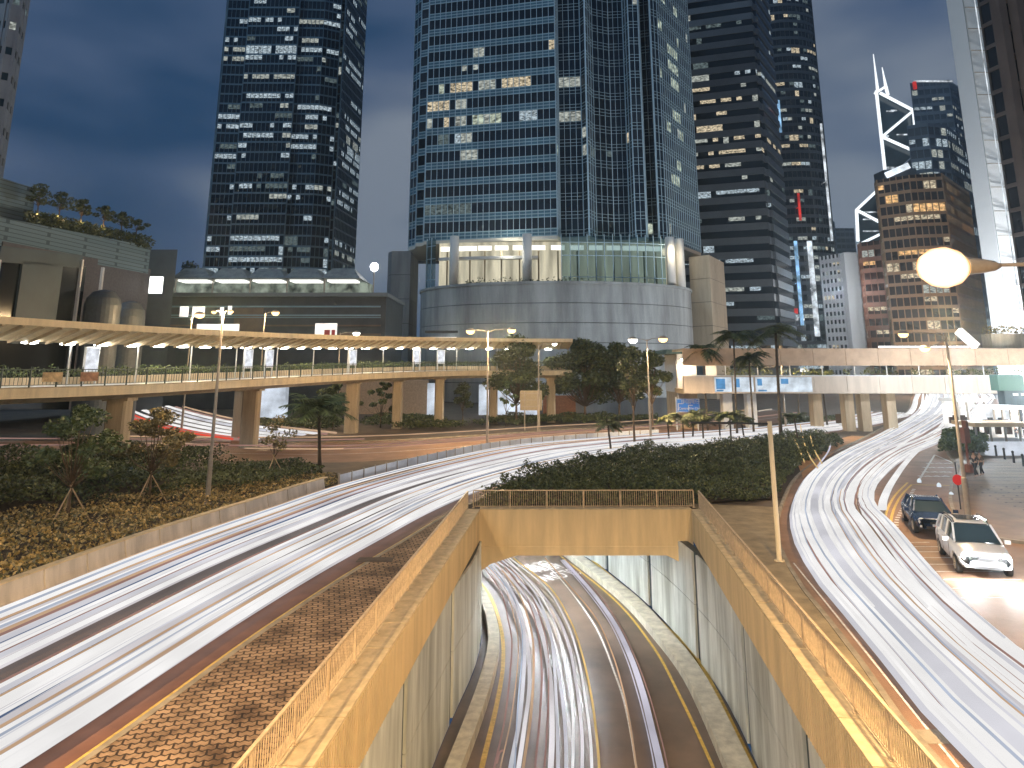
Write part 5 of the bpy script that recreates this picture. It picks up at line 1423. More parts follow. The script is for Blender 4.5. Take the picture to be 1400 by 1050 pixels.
tH = tower('skyscraper', 'distant square skyscraper gridded with rows of small white lights', 'skyscraper', [C(1249, 405, 150), C(1302, 400, 150), C(1325, 420, 150)], 0, ZY(111, 402), 5.2, 3.2, slate_d, slate, sp=0.4, mull=0.5, proud=0.4, lit=runs(25, 1.9, ['cool', 'pale'], bright=range(20, 40), maxrun=3, half=0.6), maxwin=60)
mb = MB(); p, q = P(1249.5, 111, 404), P(1303, 111, 399); mb.bar(p, q, 0.8); mb.build('roof_light_line', wsx, tH, loc=tH.location)
mb = MB(); mb.bar(P(1250, 112, 404), P(1251, 122, 404), 1.6); mb.build('red_corner_light', rs, tH, loc=tH.location)
# angular tower outlined with white light
YI = 460.0
tI = thing('skyscraper', 'angular skyscraper outlined in white triangular light lines with twin masts', 'skyscraper', (P(1225, 300, YI).x, YI, 0)); loc = tI.location
gI = glass('glass_teal_dim', (0.03, 0.055, 0.07)); 
def IP(x, y, dy=0): return P(x, y, YI+dy)
Lb, Rb = P(1197, 128, YI), P(1252, 150, YI)
mb = MB()
# left shaft: quadrilateral prism from the photograph's silhouette, real depth 26 m
def slab(pts, d0, d1):
    n = len(pts); i0 = len(mb.v)
    for dd in (d0, d1):
        for x, y in pts:
            p = P(x, y, YI); kk = (YI+dd)/YI; mb.v.append((p.x*kk, p.y*kk, EYE+(p.z-EYE)*kk))
    for k in range(n): mb.f.append((i0+k, i0+(k+1) % n, i0+n+(k+1) % n, i0+n+k)); mb.m.append(0)
    mb.f.append(tuple(i0+k for k in range(n))); mb.m.append(0); mb.f.append(tuple(i0+n+k for k in reversed(range(n)))); mb.m.append(0)
slab([(1198, 124), (1249, 150), (1254, 208), (1210, 245), (1205, 200)], 0, 26)
slab([(1171, 287), (1208, 252), (1254, 208), (1262, 480), (1188, 480)], -2, 26)
recalc(mb.build('glass_wall', gI, tI, loc=loc))
wl = emat('outline_white', (0.92, 0.97, 1.0), 1.5)
for (x0, y0, x1, y1) in ((1198, 124, 1211, 243), (1203, 127, 1249, 151), (1249, 151, 1254, 208), (1249, 151, 1206, 187), (1206, 187, 1253, 208), (1196, 128, 1211, 118), (1211, 118, 1214, 130), (1171, 287, 1208, 252), (1171, 287, 1173, 330), (1171, 287, 1215, 310), (1173, 335, 1208, 318)):
    mb = MB(); mb.bar(P(x0, y0, YI-3), P(x1, y1, YI-3), 1.5); mb.build('light_line', wl, tI, loc=loc)
for x0, y0, x1, y1 in ((1200, 124, 1194, 74), (1211, 118, 1206, 92)):
    mb = MB(); mb.tube([P(x0, y0, YI), P((x0+x1)/2, (y0+y1)/2, YI), P(x1, y1, YI)], [1.0, 0.6, 0.25], 6); mb.build('mast', wl, tI, loc=loc)
for k, (xa, xb, y) in enumerate(((1212, 1232, 230), (1212, 1230, 236), (1211, 1225, 241), (1212, 1222, 152), (1218, 1226, 151), (1226, 1240, 184), (1205, 1215, 186), (1180, 1200, 290), (1180, 1205, 300), (1180, 1208, 316))):
    p, q = P(xa, y, YI-2.6), P(xb, y, YI-2.6); mb = MB(); mb.bar(p, q, 0.6, h=1.9 if k < 3 else 0.8); mb.build('lit_floor', wsx, tI, loc=loc)
# right edge: pale slab, white lit column, dark tower with piers
pale_s = mat('pale_slab', (0.30, 0.36, 0.38), 0.6, var=0.3, vscale=0.1, streak=True)
tK = thing('skyscraper', 'tall pale grey slab tower with a brightly lit white edge at the right', 'skyscraper', (P(1340, 300, 130).x, 130, 0)); loc = tK.location
mb = MB(); A_, B_, C_ = C(1341, 134, 300), C(1360, 128, 300), C(1375, 128.5, 300)
mb.prism([A_, B_, (B_[0]*1.24, B_[1]*1.24), (A_[0]*1.18, A_[1]*1.18)], 0, 110); recalc(mb.build('wall', pale_s, tK, loc=loc))
mb = MB(); mb.prism([(B_[0]+0.01, 128.3), (B_[0]+3.2, 127.7), (B_[0]+3.2, 133), (B_[0]+0.01, 133)], 0, 110); recalc(mb.build('white_edge', mat('white_panel', (0.78, 0.80, 0.80), 0.6, var=0.04, vscale=0.2, streak=True), tK, loc=loc))
for k in range(24):
    mb = MB(); mb.box(B_[0]-0.05, B_[0]+3.22, 127.55, 127.72, 4+k*4.4, 4.12+k*4.4); mb.build('panel_joint', M['steel'], tK, loc=loc)
lamp_light('edge_fill', (B_[0]-9, 112, 3), (0.95, 0.97, 1.0), 80000, 0.6)  # two added fills without fixtures whiten the tower edge
lamp_light('edge_fill', (B_[0]-5, 119, 2), (0.95, 0.97, 1.0), 60000, 0.6)
fK = mat('pier_brown', (0.13, 0.10, 0.085), 0.6, var=0.3, vscale=0.2); gK = glass('glass_dark_brown', (0.02, 0.018, 0.018), 0.25)
tower('skyscraper', 'dark tower filling the right edge with a thin glowing vertical line', 'skyscraper', [C(1383, 112, 300), C(1400, 110, 300), C(1450, 104, 300), C(1520, 96, 300)], 0, 100, 3.9, 2.3, gK, fK, sp=0.16, mull=0.18, proud=0.22, lit=runs(26, 0.10, ['orange', 'dim'], maxrun=2), maxwin=30)
for px, w_ in ((1377, 0.35),):
    a = C(px, 113, 300); mb = MB(); mb.tube([(a[0], 113, 2), (a[0], 113, 98)], 0.08, 6); o = mb.build('light_line', wsx, loc=(a[0], 113, 0))
    tag(o, 'thin vertical glowing line running up the corner between the right edge towers', 'light line')
tP = thing('skyscraper', 'nearest right edge tower with deep reddish brown stone piers', 'skyscraper', (P(1420, 300, 84).x, 84, 0)); loc = tP.location
for k in range(9):
    a = C(1412+k*26, 86-k*1.5, 300); mb = MB(); mb.box(a[0], a[0]+0.9, a[1], a[1]+1.6, 0, 80); mb.build('pier', fK, tP, loc=loc)
a0 = C(1413, 87.5, 300); a1 = C(1640, 74, 300); mb = MB(); mb.prism([(a0[0], 88.0), (a1[0], 75.5), (a1[0]*1.3, 110), (a0[0]*1.25, 110)], 0, 80); recalc(mb.build('glass_wall', gK, tP, loc=loc))
rose = mat('stone_rose', (0.22, 0.15, 0.12), 0.6, var=0.2)
for k in range(20):
    mb = MB(); mb.prism([(a0[0], 87.9), (a1[0], 75.4), (a1[0], 75.7), (a0[0], 88.2)], 3+k*3.9, 3.9+k*3.9); mb.build('floor_band', rose, tP, loc=loc)

# ---------------------------------------------------------------- left: terrace building, stone building with roof garden, pale tower
Yt = 140.0
tT = thing('terrace_building', 'dark low building with five glowing canopy bays on its roof terrace', 'building', (P(380, 420, Yt).x, Yt, 0)); loc = tT.location
dk = mat('terrace_dark', (0.045, 0.055, 0.065), 0.5, var=0.4, vscale=0.4); dkb = mat('terrace_brown', (0.16, 0.11, 0.075), 0.7, var=0.4, vscale=0.4)
def bx_px(mb, x0, x1, y0, y1, Y, depth, mi=0):
    a, b = P(x0, y1, Y), P(x1, y0, Y); mb.box(a.x, b.x, Y, Y+depth, a.z, b.z, mi)
mb = MB(); bx_px(mb, 196, 528, 405, 560, Yt, 22); mb.build('wall', dk, tT, loc=loc)
for ya, yb in ((418, 420), (430, 432), (433.5, 434.5), (444, 446), (456, 458)):
    mb = MB(); bx_px(mb, 200, 520, ya, yb, Yt-0.3, 0.29); mb.build('ledge', dkb if ya > 440 else fA, tT, loc=loc)
mb = MB(); bx_px(mb, 195, 530, 400, 405, Yt-1, 23); mb.build('terrace_slab', mat('slab_grey', (0.14, 0.16, 0.17), 0.6), tT, loc=loc)
mb = MB(); bx_px(mb, 236, 500, 384, 400, Yt+6, 8); mb.build('terrace_wall', emat('terrace_inside', (0.70, 0.82, 0.68), 0.30, noise=0.9, nscale=0.5), tT, loc=loc)
for k in range(5):
    x0 = 238+k*51
    mb = MB(); bx_px(mb, x0+5, x0+45, 380.5, 384.5, Yt+1.2, 3.5); mb.build('bay_light', emat('bay_light', (1, 1, 0.93), 1.6) if k == 0 else bpy.data.materials['bay_light'], tT, loc=loc)
    mb = MB(); bx_px(mb, x0, x0+2.2, 381, 401, Yt, 0.5); mb.build('bay_post', M['steel'], tT, loc=loc)
    mb = MB(); a = P(x0-3, 380, Yt-1.5); b = P(x0+50, 380, Yt-1.5); c = P(x0+25, 366, Yt+1)
    mb.v = [tuple(a), tuple(b), (b.x, Yt+9, b.z), (a.x, Yt+9, a.z), (c.x-2, Yt+2, c.z), (c.x+2, Yt+2, c.z), (c.x+2, Yt+6, c.z), (c.x-2, Yt+6, c.z)]
    mb.f = [(0, 1, 5, 4), (1, 2, 6, 5), (2, 3, 7, 6), (3, 0, 4, 7), (4, 5, 6, 7), (3, 2, 1, 0)]; mb.m = [0]*6
    recalc(mb.build('canopy', mat('canopy_grey', (0.30, 0.33, 0.32), 0.5, var=0.4, vscale=0.8) if k == 0 else bpy.data.materials['canopy_grey'], tT, loc=loc))
lw_ = emat('shop_window_light', (1.0, 0.95, 0.88), 1.4, noise=0.3, nscale=0.5)
for x0, x1, y0, y1 in ((245, 258, 419, 433), (262, 280, 419, 433), (300, 306, 420, 432), (311, 317, 418, 430), (268, 327, 443, 456), (236, 262, 449, 456), (430, 461, 442, 462)):
    mb = MB(); bx_px(mb, x0, x1, y0, y1, Yt-0.45, 0.14); mb.build('lit_window', lw_, tT, loc=loc)
mb = MB(); bx_px(mb, 443, 451, 451, 460, Yt-0.62, 0.12); bx_px(mb, 453, 458, 451, 460, Yt-0.62, 0.12); mb.build('red_sign', mat('sign_red', (0.55, 0.04, 0.03), 0.5), tT, loc=loc)
mb = MB(); bx_px(mb, 317, 360, 421, 470, Yt-0.25, 0.2); mb.build('brown_bay', dkb, tT, loc=loc)
# rooftop flood light
p = P(512, 359, Yt+8)
t = thing('floodlight', 'glaring white floodlight above the right end of the terrace building', 'floodlight', (p.x, p.y, P(512, 405, Yt+8).z))
mb = MB(); mb.tube([(0, 0, 0), (0, 0, p.z-t.location.z-0.6)], 0.12, 6); mb.build('pole', M['steel'], t)
mb = MB(); mb.lathe((0, 0, p.z-t.location.z-0.9), [(0.4, -0.8), (0.7, -0.5), (0.85, 0), (0.7, 0.5), (0.4, 0.8)], 18); mb.build('lamp_bowl', emat('flood_white', (0.97, 0.98, 1.0), 16), t, smooth=True)
# square light box on the wall
mb = MB(); bx_px(mb, 202.5, 222, 378, 401, 120.5, 0.5); tag(mb.build('light_box', emat('box_light', (0.98, 1.0, 0.95), 2.2)), 'square glowing white light box at the left end of the terrace building', 'light box')

# stone building with the roof garden
tS = thing('stone_building', 'long grey green stone building with a roof garden at the left', 'building', (-60, 105, 0)); loc = tS.location
tile = mat('stone_tile', (0.24, 0.30, 0.30), 0.7, var=0.3, vscale=0.3)
def tilemat():
    m = tile; n = m.node_tree.nodes; l = m.node_tree.links; b = n['Principled BSDF']
    t_ = n.new('ShaderNodeTexCoord'); mm = n.new('ShaderNodeMapping'); mm.inputs['Rotation'].default_value = (R(90), 0, 0)
    br = n.new('ShaderNodeTexBrick'); br.inputs['Scale'].default_value = 1; br.inputs['Brick Width'].default_value = 2.2; br.inputs['Row Height'].default_value = 0.55; br.inputs['Mortar Size'].default_value = 0.05
    br.inputs['Color1'].default_value = (0.13, 0.19, 0.20, 1); br.inputs['Color2'].default_value = (0.17, 0.23, 0.24, 1); br.inputs['Mortar'].default_value = (0.06, 0.085, 0.09, 1)
    l.new(t_.outputs['Object'], mm.inputs[0]); l.new(mm.outputs[0], br.inputs['Vector']); l.new(br.outputs['Color'], b.inputs['Base Color'])
tilemat()
w0 = P(-60, 300, 84); w1 = P(0, 297, 92); w2 = P(207, 330, 122)
def wall_seg(mb, pa, pb, ya_t, ya_b, yb_t, yb_b, th=3.0, mi=0):
    """wall between two plan points whose top and bottom edges are read at each end"""
    za1, za0 = ZY(ya_t, pa[1]), ZY(ya_b, pa[1]); zb1, zb0 = ZY(yb_t, pb[1]), ZY(yb_b, pb[1])
    d = Vector((pb[0]-pa[0], pb[1]-pa[1], 0)).normalized(); n = Vector((-d.y, d.x, 0))*th
    i = len(mb.v)
    for (p, z0_, z1_) in ((pa, za0, za1), (pb, zb0, zb1)):
        mb.v += [(p[0], p[1], z0_), (p[0], p[1], z1_), (p[0]+n.x, p[1]+n.y, z1_), (p[0]+n.x, p[1]+n.y, z0_)]
    for q in ((0, 1, 5, 4), (1, 2, 6, 5), (2, 3, 7, 6), (3, 0, 4, 7), (0, 3, 2, 1), (4, 5, 6, 7)):
        mb.f.append(tuple(i+k for k in q)); mb.m.append(mi)
pa, pb = C(0, 92, 300), C(207, 122, 330)
mb = MB(); wall_seg(mb, pa, pb, 297, 337, 337, 374, 12); recalc(mb.build('parapet', tile, tS, loc=loc))
mb = MB(); wall_seg(mb, (pa[0]+0.3, pa[1]+0.8), (pb[0], pb[1]+0.8), 330, 560, 368, 560, 12); recalc(mb.build('lower_wall', mat('stone_dark', (0.12, 0.105, 0.10), 0.7, var=0.3), tS, loc=loc))
pz = C(-150, 80, 300)
mb = MB(); wall_seg(mb, pz, pa, 262, 560, 297, 560, 12); recalc(mb.build('left_wall', tile, tS, loc=loc))
p2 = C(48, 104, 270); p3 = C(-60, 92, 250)
mb = MB(); wall_seg(mb, p3, p2, 225, 330, 258, 330, 10); recalc(mb.build('upper_wall', tile, tS, loc=loc))
bmx = MB(); q0, q1 = C(0, 72, 350), C(112, 84, 360)
mb = MB(); wall_seg(mb, q0, q1, 336, 358, 349, 366, 5); recalc(mb.build('bay_head', mat('bay_panel', (0.07, 0.10, 0.12), 0.6, var=0.2, vscale=0.3), tS, loc=loc))
def lerp2(a, b, t): return (a[0]+(b[0]-a[0])*t, a[1]+(b[1]-a[1])*t)
for s0, s1 in ((0.26, 0.75),):
    mb = MB(); wall_seg(mb, lerp2(q0, q1, s0), lerp2(q0, q1, s1), 356, 470, 363, 470, 4); recalc(mb.build('bay_wall', bpy.data.materials['bay_panel'], tS, loc=loc))
for s in (0.0, 1.0):
    c = lerp2(q0, q1, s); mb = MB(); mb.box(c[0]-0.15, c[0]+0.15, c[1]-0.2, c[1]+0.1, 5, ZY(355, c[1])); mb.build('bay_fin', M['white_metal'], tS, loc=loc)
mb = MB(); wall_seg(mb, (q0[0]-0.2, q0[1]+1.0), (q1[0], q1[1]+1.0), 357, 560, 365, 560, 4); recalc(mb.build('bay_glass', gE, tS, loc=loc))
for k, (px, Y, yt, w) in enumerate(((104, 84, 394, 1.95), (150, 92, 410, 1.75))):
    c = C(px, Y, 420); mb = MB(); mb.lathe((c[0]+w, c[1]+w, 0), [(w, 0), (w, ZY(yt+22, Y)), (w*0.9, ZY(yt+12, Y)), (w*0.6, ZY(yt+3, Y)), (w*0.2, ZY(yt, Y))], 28); mb.build('round_turret', mat('turret', (0.10, 0.115, 0.125), 0.5, var=0.2) if k == 0 else bpy.data.materials['turret'], tS, loc=loc, smooth=False)
c = C(140, 100, 370); mb = MB(); mb.box(c[0], c[0]+0.3, c[1]-0.4, c[1], 8, ZY(366, 100)); mb.build('light_fin', M['white_metal'], tS, loc=loc)
ta = C(205, 126, 340); tb_ = C(243, 126, 340)
joint_block('tall grey tower block at the right end of the stone building', [ta, tb_, (tb_[0]*1.12, tb_[1]*1.12), (ta[0]*1.12, ta[1]*1.12)], ZY(336, 122), mat('block_grey', (0.09, 0.11, 0.12), 0.7, var=0.3, vscale=0.2), 1)
# roof garden: hedge and trees with small up-lights
mb = MB(); rnd = random.Random(8)
for k in range(70):
    u = k/69; x = 42+u*160; Y = 99+u*22; yy = 300+u*34
    p = P(x, yy, Y); leaves(mb, (p.x, p.y, p.z+0.2), (1.2, 1.4, 1.3), 55, 0.5, rnd)
tag(mb.build('roof_hedge', M['leaf_dark']), 'dark hedge along the roof edge of the stone building', 'hedge', kind='stuff')
for k, (x, yb_, yt) in enumerate(((50, 297, 252), (80, 300, 262), (110, 306, 272), (141, 312, 281), (165, 318, 290), (186, 322, 300))):
    Y = 100+k*4; p = P(x, yb_, Y); H = ZY(yt, Y)-p.z
    lab = ['small dark tree on the roof garden, first from the left', 'small dark tree on the roof garden, second from the left', 'round dark tree on the roof garden, third from the left', 'round dark tree with an orange lit trunk, fourth on the roof garden', 'thin dark tree on the roof garden, fifth from the left', 'low spreading tree at the right end of the roof garden'][k]
    tree(lab, p, 70+k, H, 1.9, H*0.35, 'leaf_dark', nclump=9, nleaf=70, leaf=0.42, r=0.12, clump=0.28, name='roof_tree')
    if k < 4: lamp_light('uplight', p + Vector((0.5, -0.8, 0.3)), SODIUM, 60, 0.15)
# pale tower at the far left edge
gL = glass('glass_teal', (0.03, 0.06, 0.07)); fL = mat('pale_tower_wall', (0.36, 0.37, 0.38), 0.6, var=0.2, vscale=0.2)
tower('skyscraper', 'pale concrete tower with a narrow window strip at the top left corner', 'skyscraper', [C(-120, 132, 200), C(-23, 130, 200), C(-16, 130, 200), C(-2, 131, 200), C(8, 136, 200)], 0, 100, 5.2, 3.0, gL, fL, sp=0.7, mull=0.5, proud=0.25, lit=runs(28, 0.3, ['dim', 'pale'], maxrun=1), maxwin=20)
# far dark tree tops between the stone block and tower A
tree('far dark tree behind the terrace building, left of the navy skyscraper', (P(258, 370, 190).x, 190, 0), 81, ZY(354, 190), 4.5, 18, 'leaf_dark', nclump=14, nleaf=120, leaf=0.9, r=0.4, clump=0.09)
# ---------------------------------------------------------------- cars
def lerpk(tab, x):
    for a, b in zip(tab[:-1], tab[1:]):
        if a[0] <= x <= b[0]:
            t = (x-a[0])/(b[0]-a[0]); return [p+(q-p)*t for p, q in zip(a[1:], b[1:])]
    return list(tab[-1][1:])
def car(label, loc, rz, paint, suv=True, lights=True, power=220):
    """front towards +X"""
    t = thing('car', label, 'car', loc, rz=rz)
    Lh = 2.35; zs = 1.0 if suv else 0.88
    # stations: x, half width, low z, belt z
    tab = [(-2.35, 0.62, 0.55, 0.80), (-2.30, 0.78, 0.40, 0.95), (-2.1, 0.88, 0.33, 1.06), (-1.4, 0.93, 0.28, 1.08), (0.0, 0.94, 0.26, 1.04), (0.9, 0.93, 0.28, 1.02), (1.4, 0.92, 0.30, 0.98), (2.0, 0.87, 0.33, 0.88), (2.25, 0.78, 0.38, 0.78), (2.35, 0.60, 0.45, 0.66)]
    mb = MB(); n = 34; m = 14; i0 = 0
    for k in range(n):
        x = -Lh + 2*Lh*k/(n-1); w, lo, hi = lerpk(tab, x); hi *= zs
        sec = [(-w*0.86, lo), (-w*0.97, lo+0.12), (-w, lo+0.34), (-w*0.985, hi-0.22), (-w*0.93, hi-0.07), (-w*0.80, hi), (-w*0.3, hi+0.035), (w*0.3, hi+0.035), (w*0.80, hi), (w*0.93, hi-0.07), (w*0.985, hi-0.22), (w, lo+0.34), (w*0.97, lo+0.12), (w*0.86, lo)]
        # wheel arches
        for xc in (-1.42, 1.42):
            dd = abs(x-xc)
            if dd < 0.42:
                arch = 0.33 + math.sqrt(max(0, 0.42*0.42-dd*dd))
                sec = [(y, max(z, min(arch, hi-0.12))) if abs(y) > w*0.8 and z < hi-0.1 else (y, z) for y, z in sec]
        for y, z in sec: mb.v.append((x, y, z))
    for k in range(n-1):
        for j in range(m-1):
            a = k*m+j; mb.f.append((a, a+m, a+m+1, a+1)); mb.m.append(0)
        mb.f.append((k*m+m-1, (k+1)*m+m-1, (k+1)*m, k*m)); mb.m.append(0)
    mb.f.append(tuple(range(m))); mb.f.append(tuple(reversed(range((n-1)*m, n*m)))); mb.m += [0, 0]
    recalc(mb.build('body', paint, t, smooth=True))
    # glasshouse
    if suv: gt = [(-2.15, 0.74, 1.02), (-1.75, 0.74, 1.50), (-1.2, 0.74, 1.60), (-0.2, 0.74, 1.62), (0.35, 0.72, 1.55), (1.15, 0.76, 1.06)]
    else: gt = [(-1.95, 0.70, 0.92), (-1.25, 0.68, 1.26), (-0.6, 0.66, 1.36), (0.0, 0.66, 1.37), (0.4, 0.66, 1.28), (1.15, 0.74, 0.92)]
    zb = 1.02*zs
    mb = MB()
    for x, w, z in gt:
        wt = w*(0.86 if z > zb+0.2 else 1.0)
        mb.v += [(x, -w-0.08*(z > zb+.2), zb-0.06), (x, -wt, z), (x, wt, z), (x, w+0.08*(z > zb+.2), zb-0.06)]
    for k in range(len(gt)-1):
        for j in range(3): a = k*4+j; mb.f.append((a, a+4, a+5, a+1)); mb.m.append(0)
    mb.f += [(0, 1, 2, 3), (len(gt)*4-1, len(gt)*4-2, len(gt)*4-3, len(gt)*4-4)]; mb.m += [0, 0]
    recalc(mb.build('windows', carglass, t, smooth=False))
    mb = MB()    # roof skin and pillars
    rp = [g for g in gt if g[2] > zb+0.25]
    for x, w, z in rp:
        w = w*0.86+0.03; mb.v += [(x, -w, z-0.03), (x, -w*0.8, z+0.035), (x, w*0.8, z+0.035), (x, w, z-0.03)]
    for k in range(len(rp)-1):
        for j in range(3): a = k*4+j; mb.f.append((a, a+4, a+5, a+1)); mb.m.append(0)
    for s in (-1, 1):
        g0, g1 = gt[-1], gt[-2]
        mb.bar((g0[0], s*(g0[1]+0.02), g0[2]-0.02), (g1[0], s*(g1[1]*0.86+0.02), g1[2]), 0.07)
        g0, g1 = gt[0], gt[1]
        mb.bar((g0[0], s*(g0[1]+0.02), g0[2]-0.02), (g1[0], s*(g1[1]*0.86+0.02), g1[2]), 0.10)
        mb.bar((-0.25, s*0.83, zb), (-0.25, s*(0.74*0.86+0.015), gt[3][2]-0.02), 0.07)
        mb.bar((-1.25, s*0.83, zb), (-1.25, s*(0.74*0.86+0.015), gt[2][2]-0.02), 0.08)
    mb.build('roof', paint, t)
    if suv:
        mb = MB(); mb.box(-1.0, 0.0, -0.42, 0.42, 1.655, 1.665); mb.build('sunroof', carglass, t)
        for s in (-1, 1):
            mb = MB(); mb.tube([(-1.5, s*0.60, 1.62), (-1.3, s*0.60, 1.70), (0.1, s*0.58, 1.70), (0.3, s*0.58, 1.60)], 0.025, 6); mb.build('roof_rail', M['steel_dark'], t)
    for xc in (-1.42, 1.42):
        for s in (-1, 1):
            w = bpy.data.objects.new('wheel', None); COL.objects.link(w); w.parent = t; w.location = (xc, s*0.80, 0.34)
            mb = MB(); mb.lathe((0, -0.11, 0), [(0.30, 0), (0.335, 0.03), (0.34, 0.11), (0.335, 0.19), (0.30, 0.22)], 22, axis='Y'); mb.build('tyre', tyre, w, smooth=False)
            mb = MB(); mb.lathe((0, s*0.085, 0), [(0.21, -0.03), (0.22, 0.035), (0.06, 0.05)], 18, axis='Y')
            for q in range(5):
                a = q*2*math.pi/5; mb.bar((0, s*0.118, 0), (0.2*math.cos(a), s*0.118, 0.2*math.sin(a)), 0.045)
            mb.build('rim', M['steel'], w)
    for s in (-1, 1):
        mb = MB(); mb.lathe((2.14, s*0.64, 0.735*zs), [(0.02, 0.15), (0.13, 0.11), (0.155, 0.0)][::-1], 12, axis='X')
        mb.build('headlight', headlamp if lights else M['white_metal'], t, smooth=True)
        mb = MB(); mb.obox((0.85, s*1.03, 1.07*zs), (0.14, 0.2, 0.14)); mb.build('wing_mirror', paint, t)
        mb = MB(); mb.obox((-2.27, s*0.70, 0.86*zs), (0.08, 0.22, 0.16)); mb.build('tail_light', TM['red'], t)
        mb = MB(); mb.obox((2.24, s*0.60, 0.46), (0.14, 0.26, 0.09)); mb.build('fog_light', M['white_metal'], t)
        for xd in (0.72, -0.35, -1.2):
            mb = MB(); mb.bar((xd, s*0.935, 0.36), (xd, s*0.925, 1.0*zs), 0.012); mb.build('door_gap', M['steel_dark'], t)
        for xd in (-0.1, -1.02):
            mb = MB(); mb.obox((xd, s*0.945, 0.88*zs), (0.16, 0.03, 0.03)); mb.build('door_handle', paint, t)
        if lights: lamp_light('headlight_beam', (2.75, s*0.64, 0.7), (0.92, 0.96, 1.0), power, 0.08, t)
    mb = MB(); mb.obox((2.325, 0, 0.68*zs), (0.07, 0.62, 0.11)); mb.build('grille', M['steel_dark'], t)
    mb = MB(); mb.obox((2.33, 0, 0.43), (0.08, 0.95, 0.10)); mb.build('lower_grille', M['steel_dark'], t)
    mb = MB(); mb.obox((2.37, 0, 0.53), (0.02, 0.46, 0.10)); mb.build('number_plate', M['white_metal'], t)
    return t
carglass = mat('car_glass', (0.03, 0.05, 0.06), 0.06, spec=0.8)
tyre = mat('tyre_rubber', (0.02, 0.02, 0.02), 0.8)
headlamp = emat('headlamp', (0.93, 0.97, 1.0), 30)
pw = mat('car_paint_white', (0.75, 0.76, 0.78), 0.25)
pb = mat('car_paint_blue', (0.03, 0.06, 0.14), 0.2, metal=0.3)
fl, fr_ = G(1318, 790), G(1392, 800)
hd = Vector((-0.33, -0.944, 0)); ang = math.atan2(hd.y, hd.x)
c = (fl + fr_)/2 - hd*2.35
car('white off-road wagon with glaring headlights standing on the right lane', (c.x, c.y, 0.01), ang, pw, True, True, 260)
c2 = G(1271, 722)
car('dark blue saloon car behind the white wagon on the right lane', (c2.x, c2.y, 0.01), ang, pb, False, False)

# ---------------------------------------------------------------- people (blurred walkers on the right pavement)
def person(label, loc, rz, shirt, trousers, stride=0.3, H=1.7):
    t = thing('person', label, 'person', loc, rz=rz)
    s = H/1.75
    def skin(name, verts, edges, rad, m, root=0):
        me = bpy.data.meshes.new(name); me.from_pydata([tuple(Vector(v)*s) for v in verts], edges, []); me.materials.append(m)
        o = bpy.data.objects.new(name, me); COL.objects.link(o); o.parent = t
        md = o.modifiers.new('skin', 'SKIN'); 
        for k, r_ in enumerate(rad): me.skin_vertices[0].data[k].radius = (r_[0]*s, r_[1]*s) if isinstance(r_, tuple) else (r_*s, r_*s)
        me.skin_vertices[0].data[root].use_root = True
        sd = o.modifiers.new('sub', 'SUBSURF'); sd.levels = 1; sd.render_levels = 2
        return o
    st = stride
    V = [(0, 0, 0.95), (0, 0, 1.15), (0, 0, 1.38), (0, 0, 1.50), (0.01, 0, 1.60), (0.02, 0, 1.72),
         (0, 0.19, 1.42), (-st*0.4, 0.25, 1.14), (-st*0.1, 0.26, 0.90), (0.0, 0.26, 0.80),
         (0, -0.19, 1.42), (st*0.4, -0.25, 1.14), (st*0.7, -0.26, 0.92), (st*0.85, -0.26, 0.83),
         (0, 0.10, 0.90), (st*0.55, 0.10, 0.52), (st*0.6, 0.10, 0.09), (st*0.6+0.14, 0.10, 0.04),
         (0, -0.10, 0.90), (-st*0.35, -0.10, 0.50), (-st*0.95, -0.10, 0.14), (-st*0.95+0.14, -0.10, 0.05)]
    E_ = [(0, 1), (1, 2), (2, 3), (3, 4), (4, 5), (2, 6), (6, 7), (7, 8), (8, 9), (2, 10), (10, 11), (11, 12), (12, 13), (0, 14), (14, 15), (15, 16), (16, 17), (0, 18), (18, 19), (19, 20), (20, 21)]
    Rr = [(0.14, 0.11), (0.13, 0.10), (0.15, 0.10), 0.055, 0.085, 0.075, 0.06, 0.045, 0.033, 0.03, 0.06, 0.045, 0.033, 0.03, 0.085, 0.06, 0.04, 0.035, 0.085, 0.06, 0.04, 0.035]
    skin('body', V, E_, Rr, skinm)
    skin('shirt', [V[0], V[1], V[2], (0, 0, 1.46), V[6], V[7], V[10], V[11]], [(0, 1), (1, 2), (2, 3), (2, 4), (4, 5), (2, 6), (6, 7)], [(0.16, 0.13), (0.15, 0.12), (0.165, 0.12), 0.07, 0.072, 0.06, 0.072, 0.06], shirt)
    skin('trousers', [(0, 0, 0.97), V[14], V[15], (V[16][0], V[16][1], 0.14), V[18], V[19], V[20]], [(0, 1), (1, 2), (2, 3), (0, 4), (4, 5), (5, 6)], [(0.15, 0.12), 0.10, 0.075, 0.06, 0.10, 0.075, 0.06], trousers)
    mb = MB(); mb.lathe((0.005*s, 0, 1.66*s), [(0.095*s, 0), (0.10*s, 0.05*s), (0.085*s, 0.11*s), (0.03*s, 0.135*s)], 12); mb.build('hair', hairm, t, smooth=True)
    return t
skinm = mat('skin', (0.42, 0.26, 0.18), 0.6); hairm = mat('hair', (0.015, 0.012, 0.01), 0.6)
dkc = mat('cloth_dark', (0.03, 0.03, 0.035), 0.8); brc = mat('cloth_brown', (0.10, 0.06, 0.04), 0.8); whc = mat('cloth_pale', (0.45, 0.42, 0.38), 0.8)
g1 = G(1341, 655); g1.z = 0.13
person('person in dark clothes walking on the dark pavement, nearest the lamp post', (g1.x-0.3, g1.y, 0.13), R(200), dkc, dkc, 0.32)
person('person in brown top and dark trousers walking just right of the other walker', (g1.x+0.55, g1.y+0.7, 0.13), R(185), brc, dkc, 0.25, 1.62)
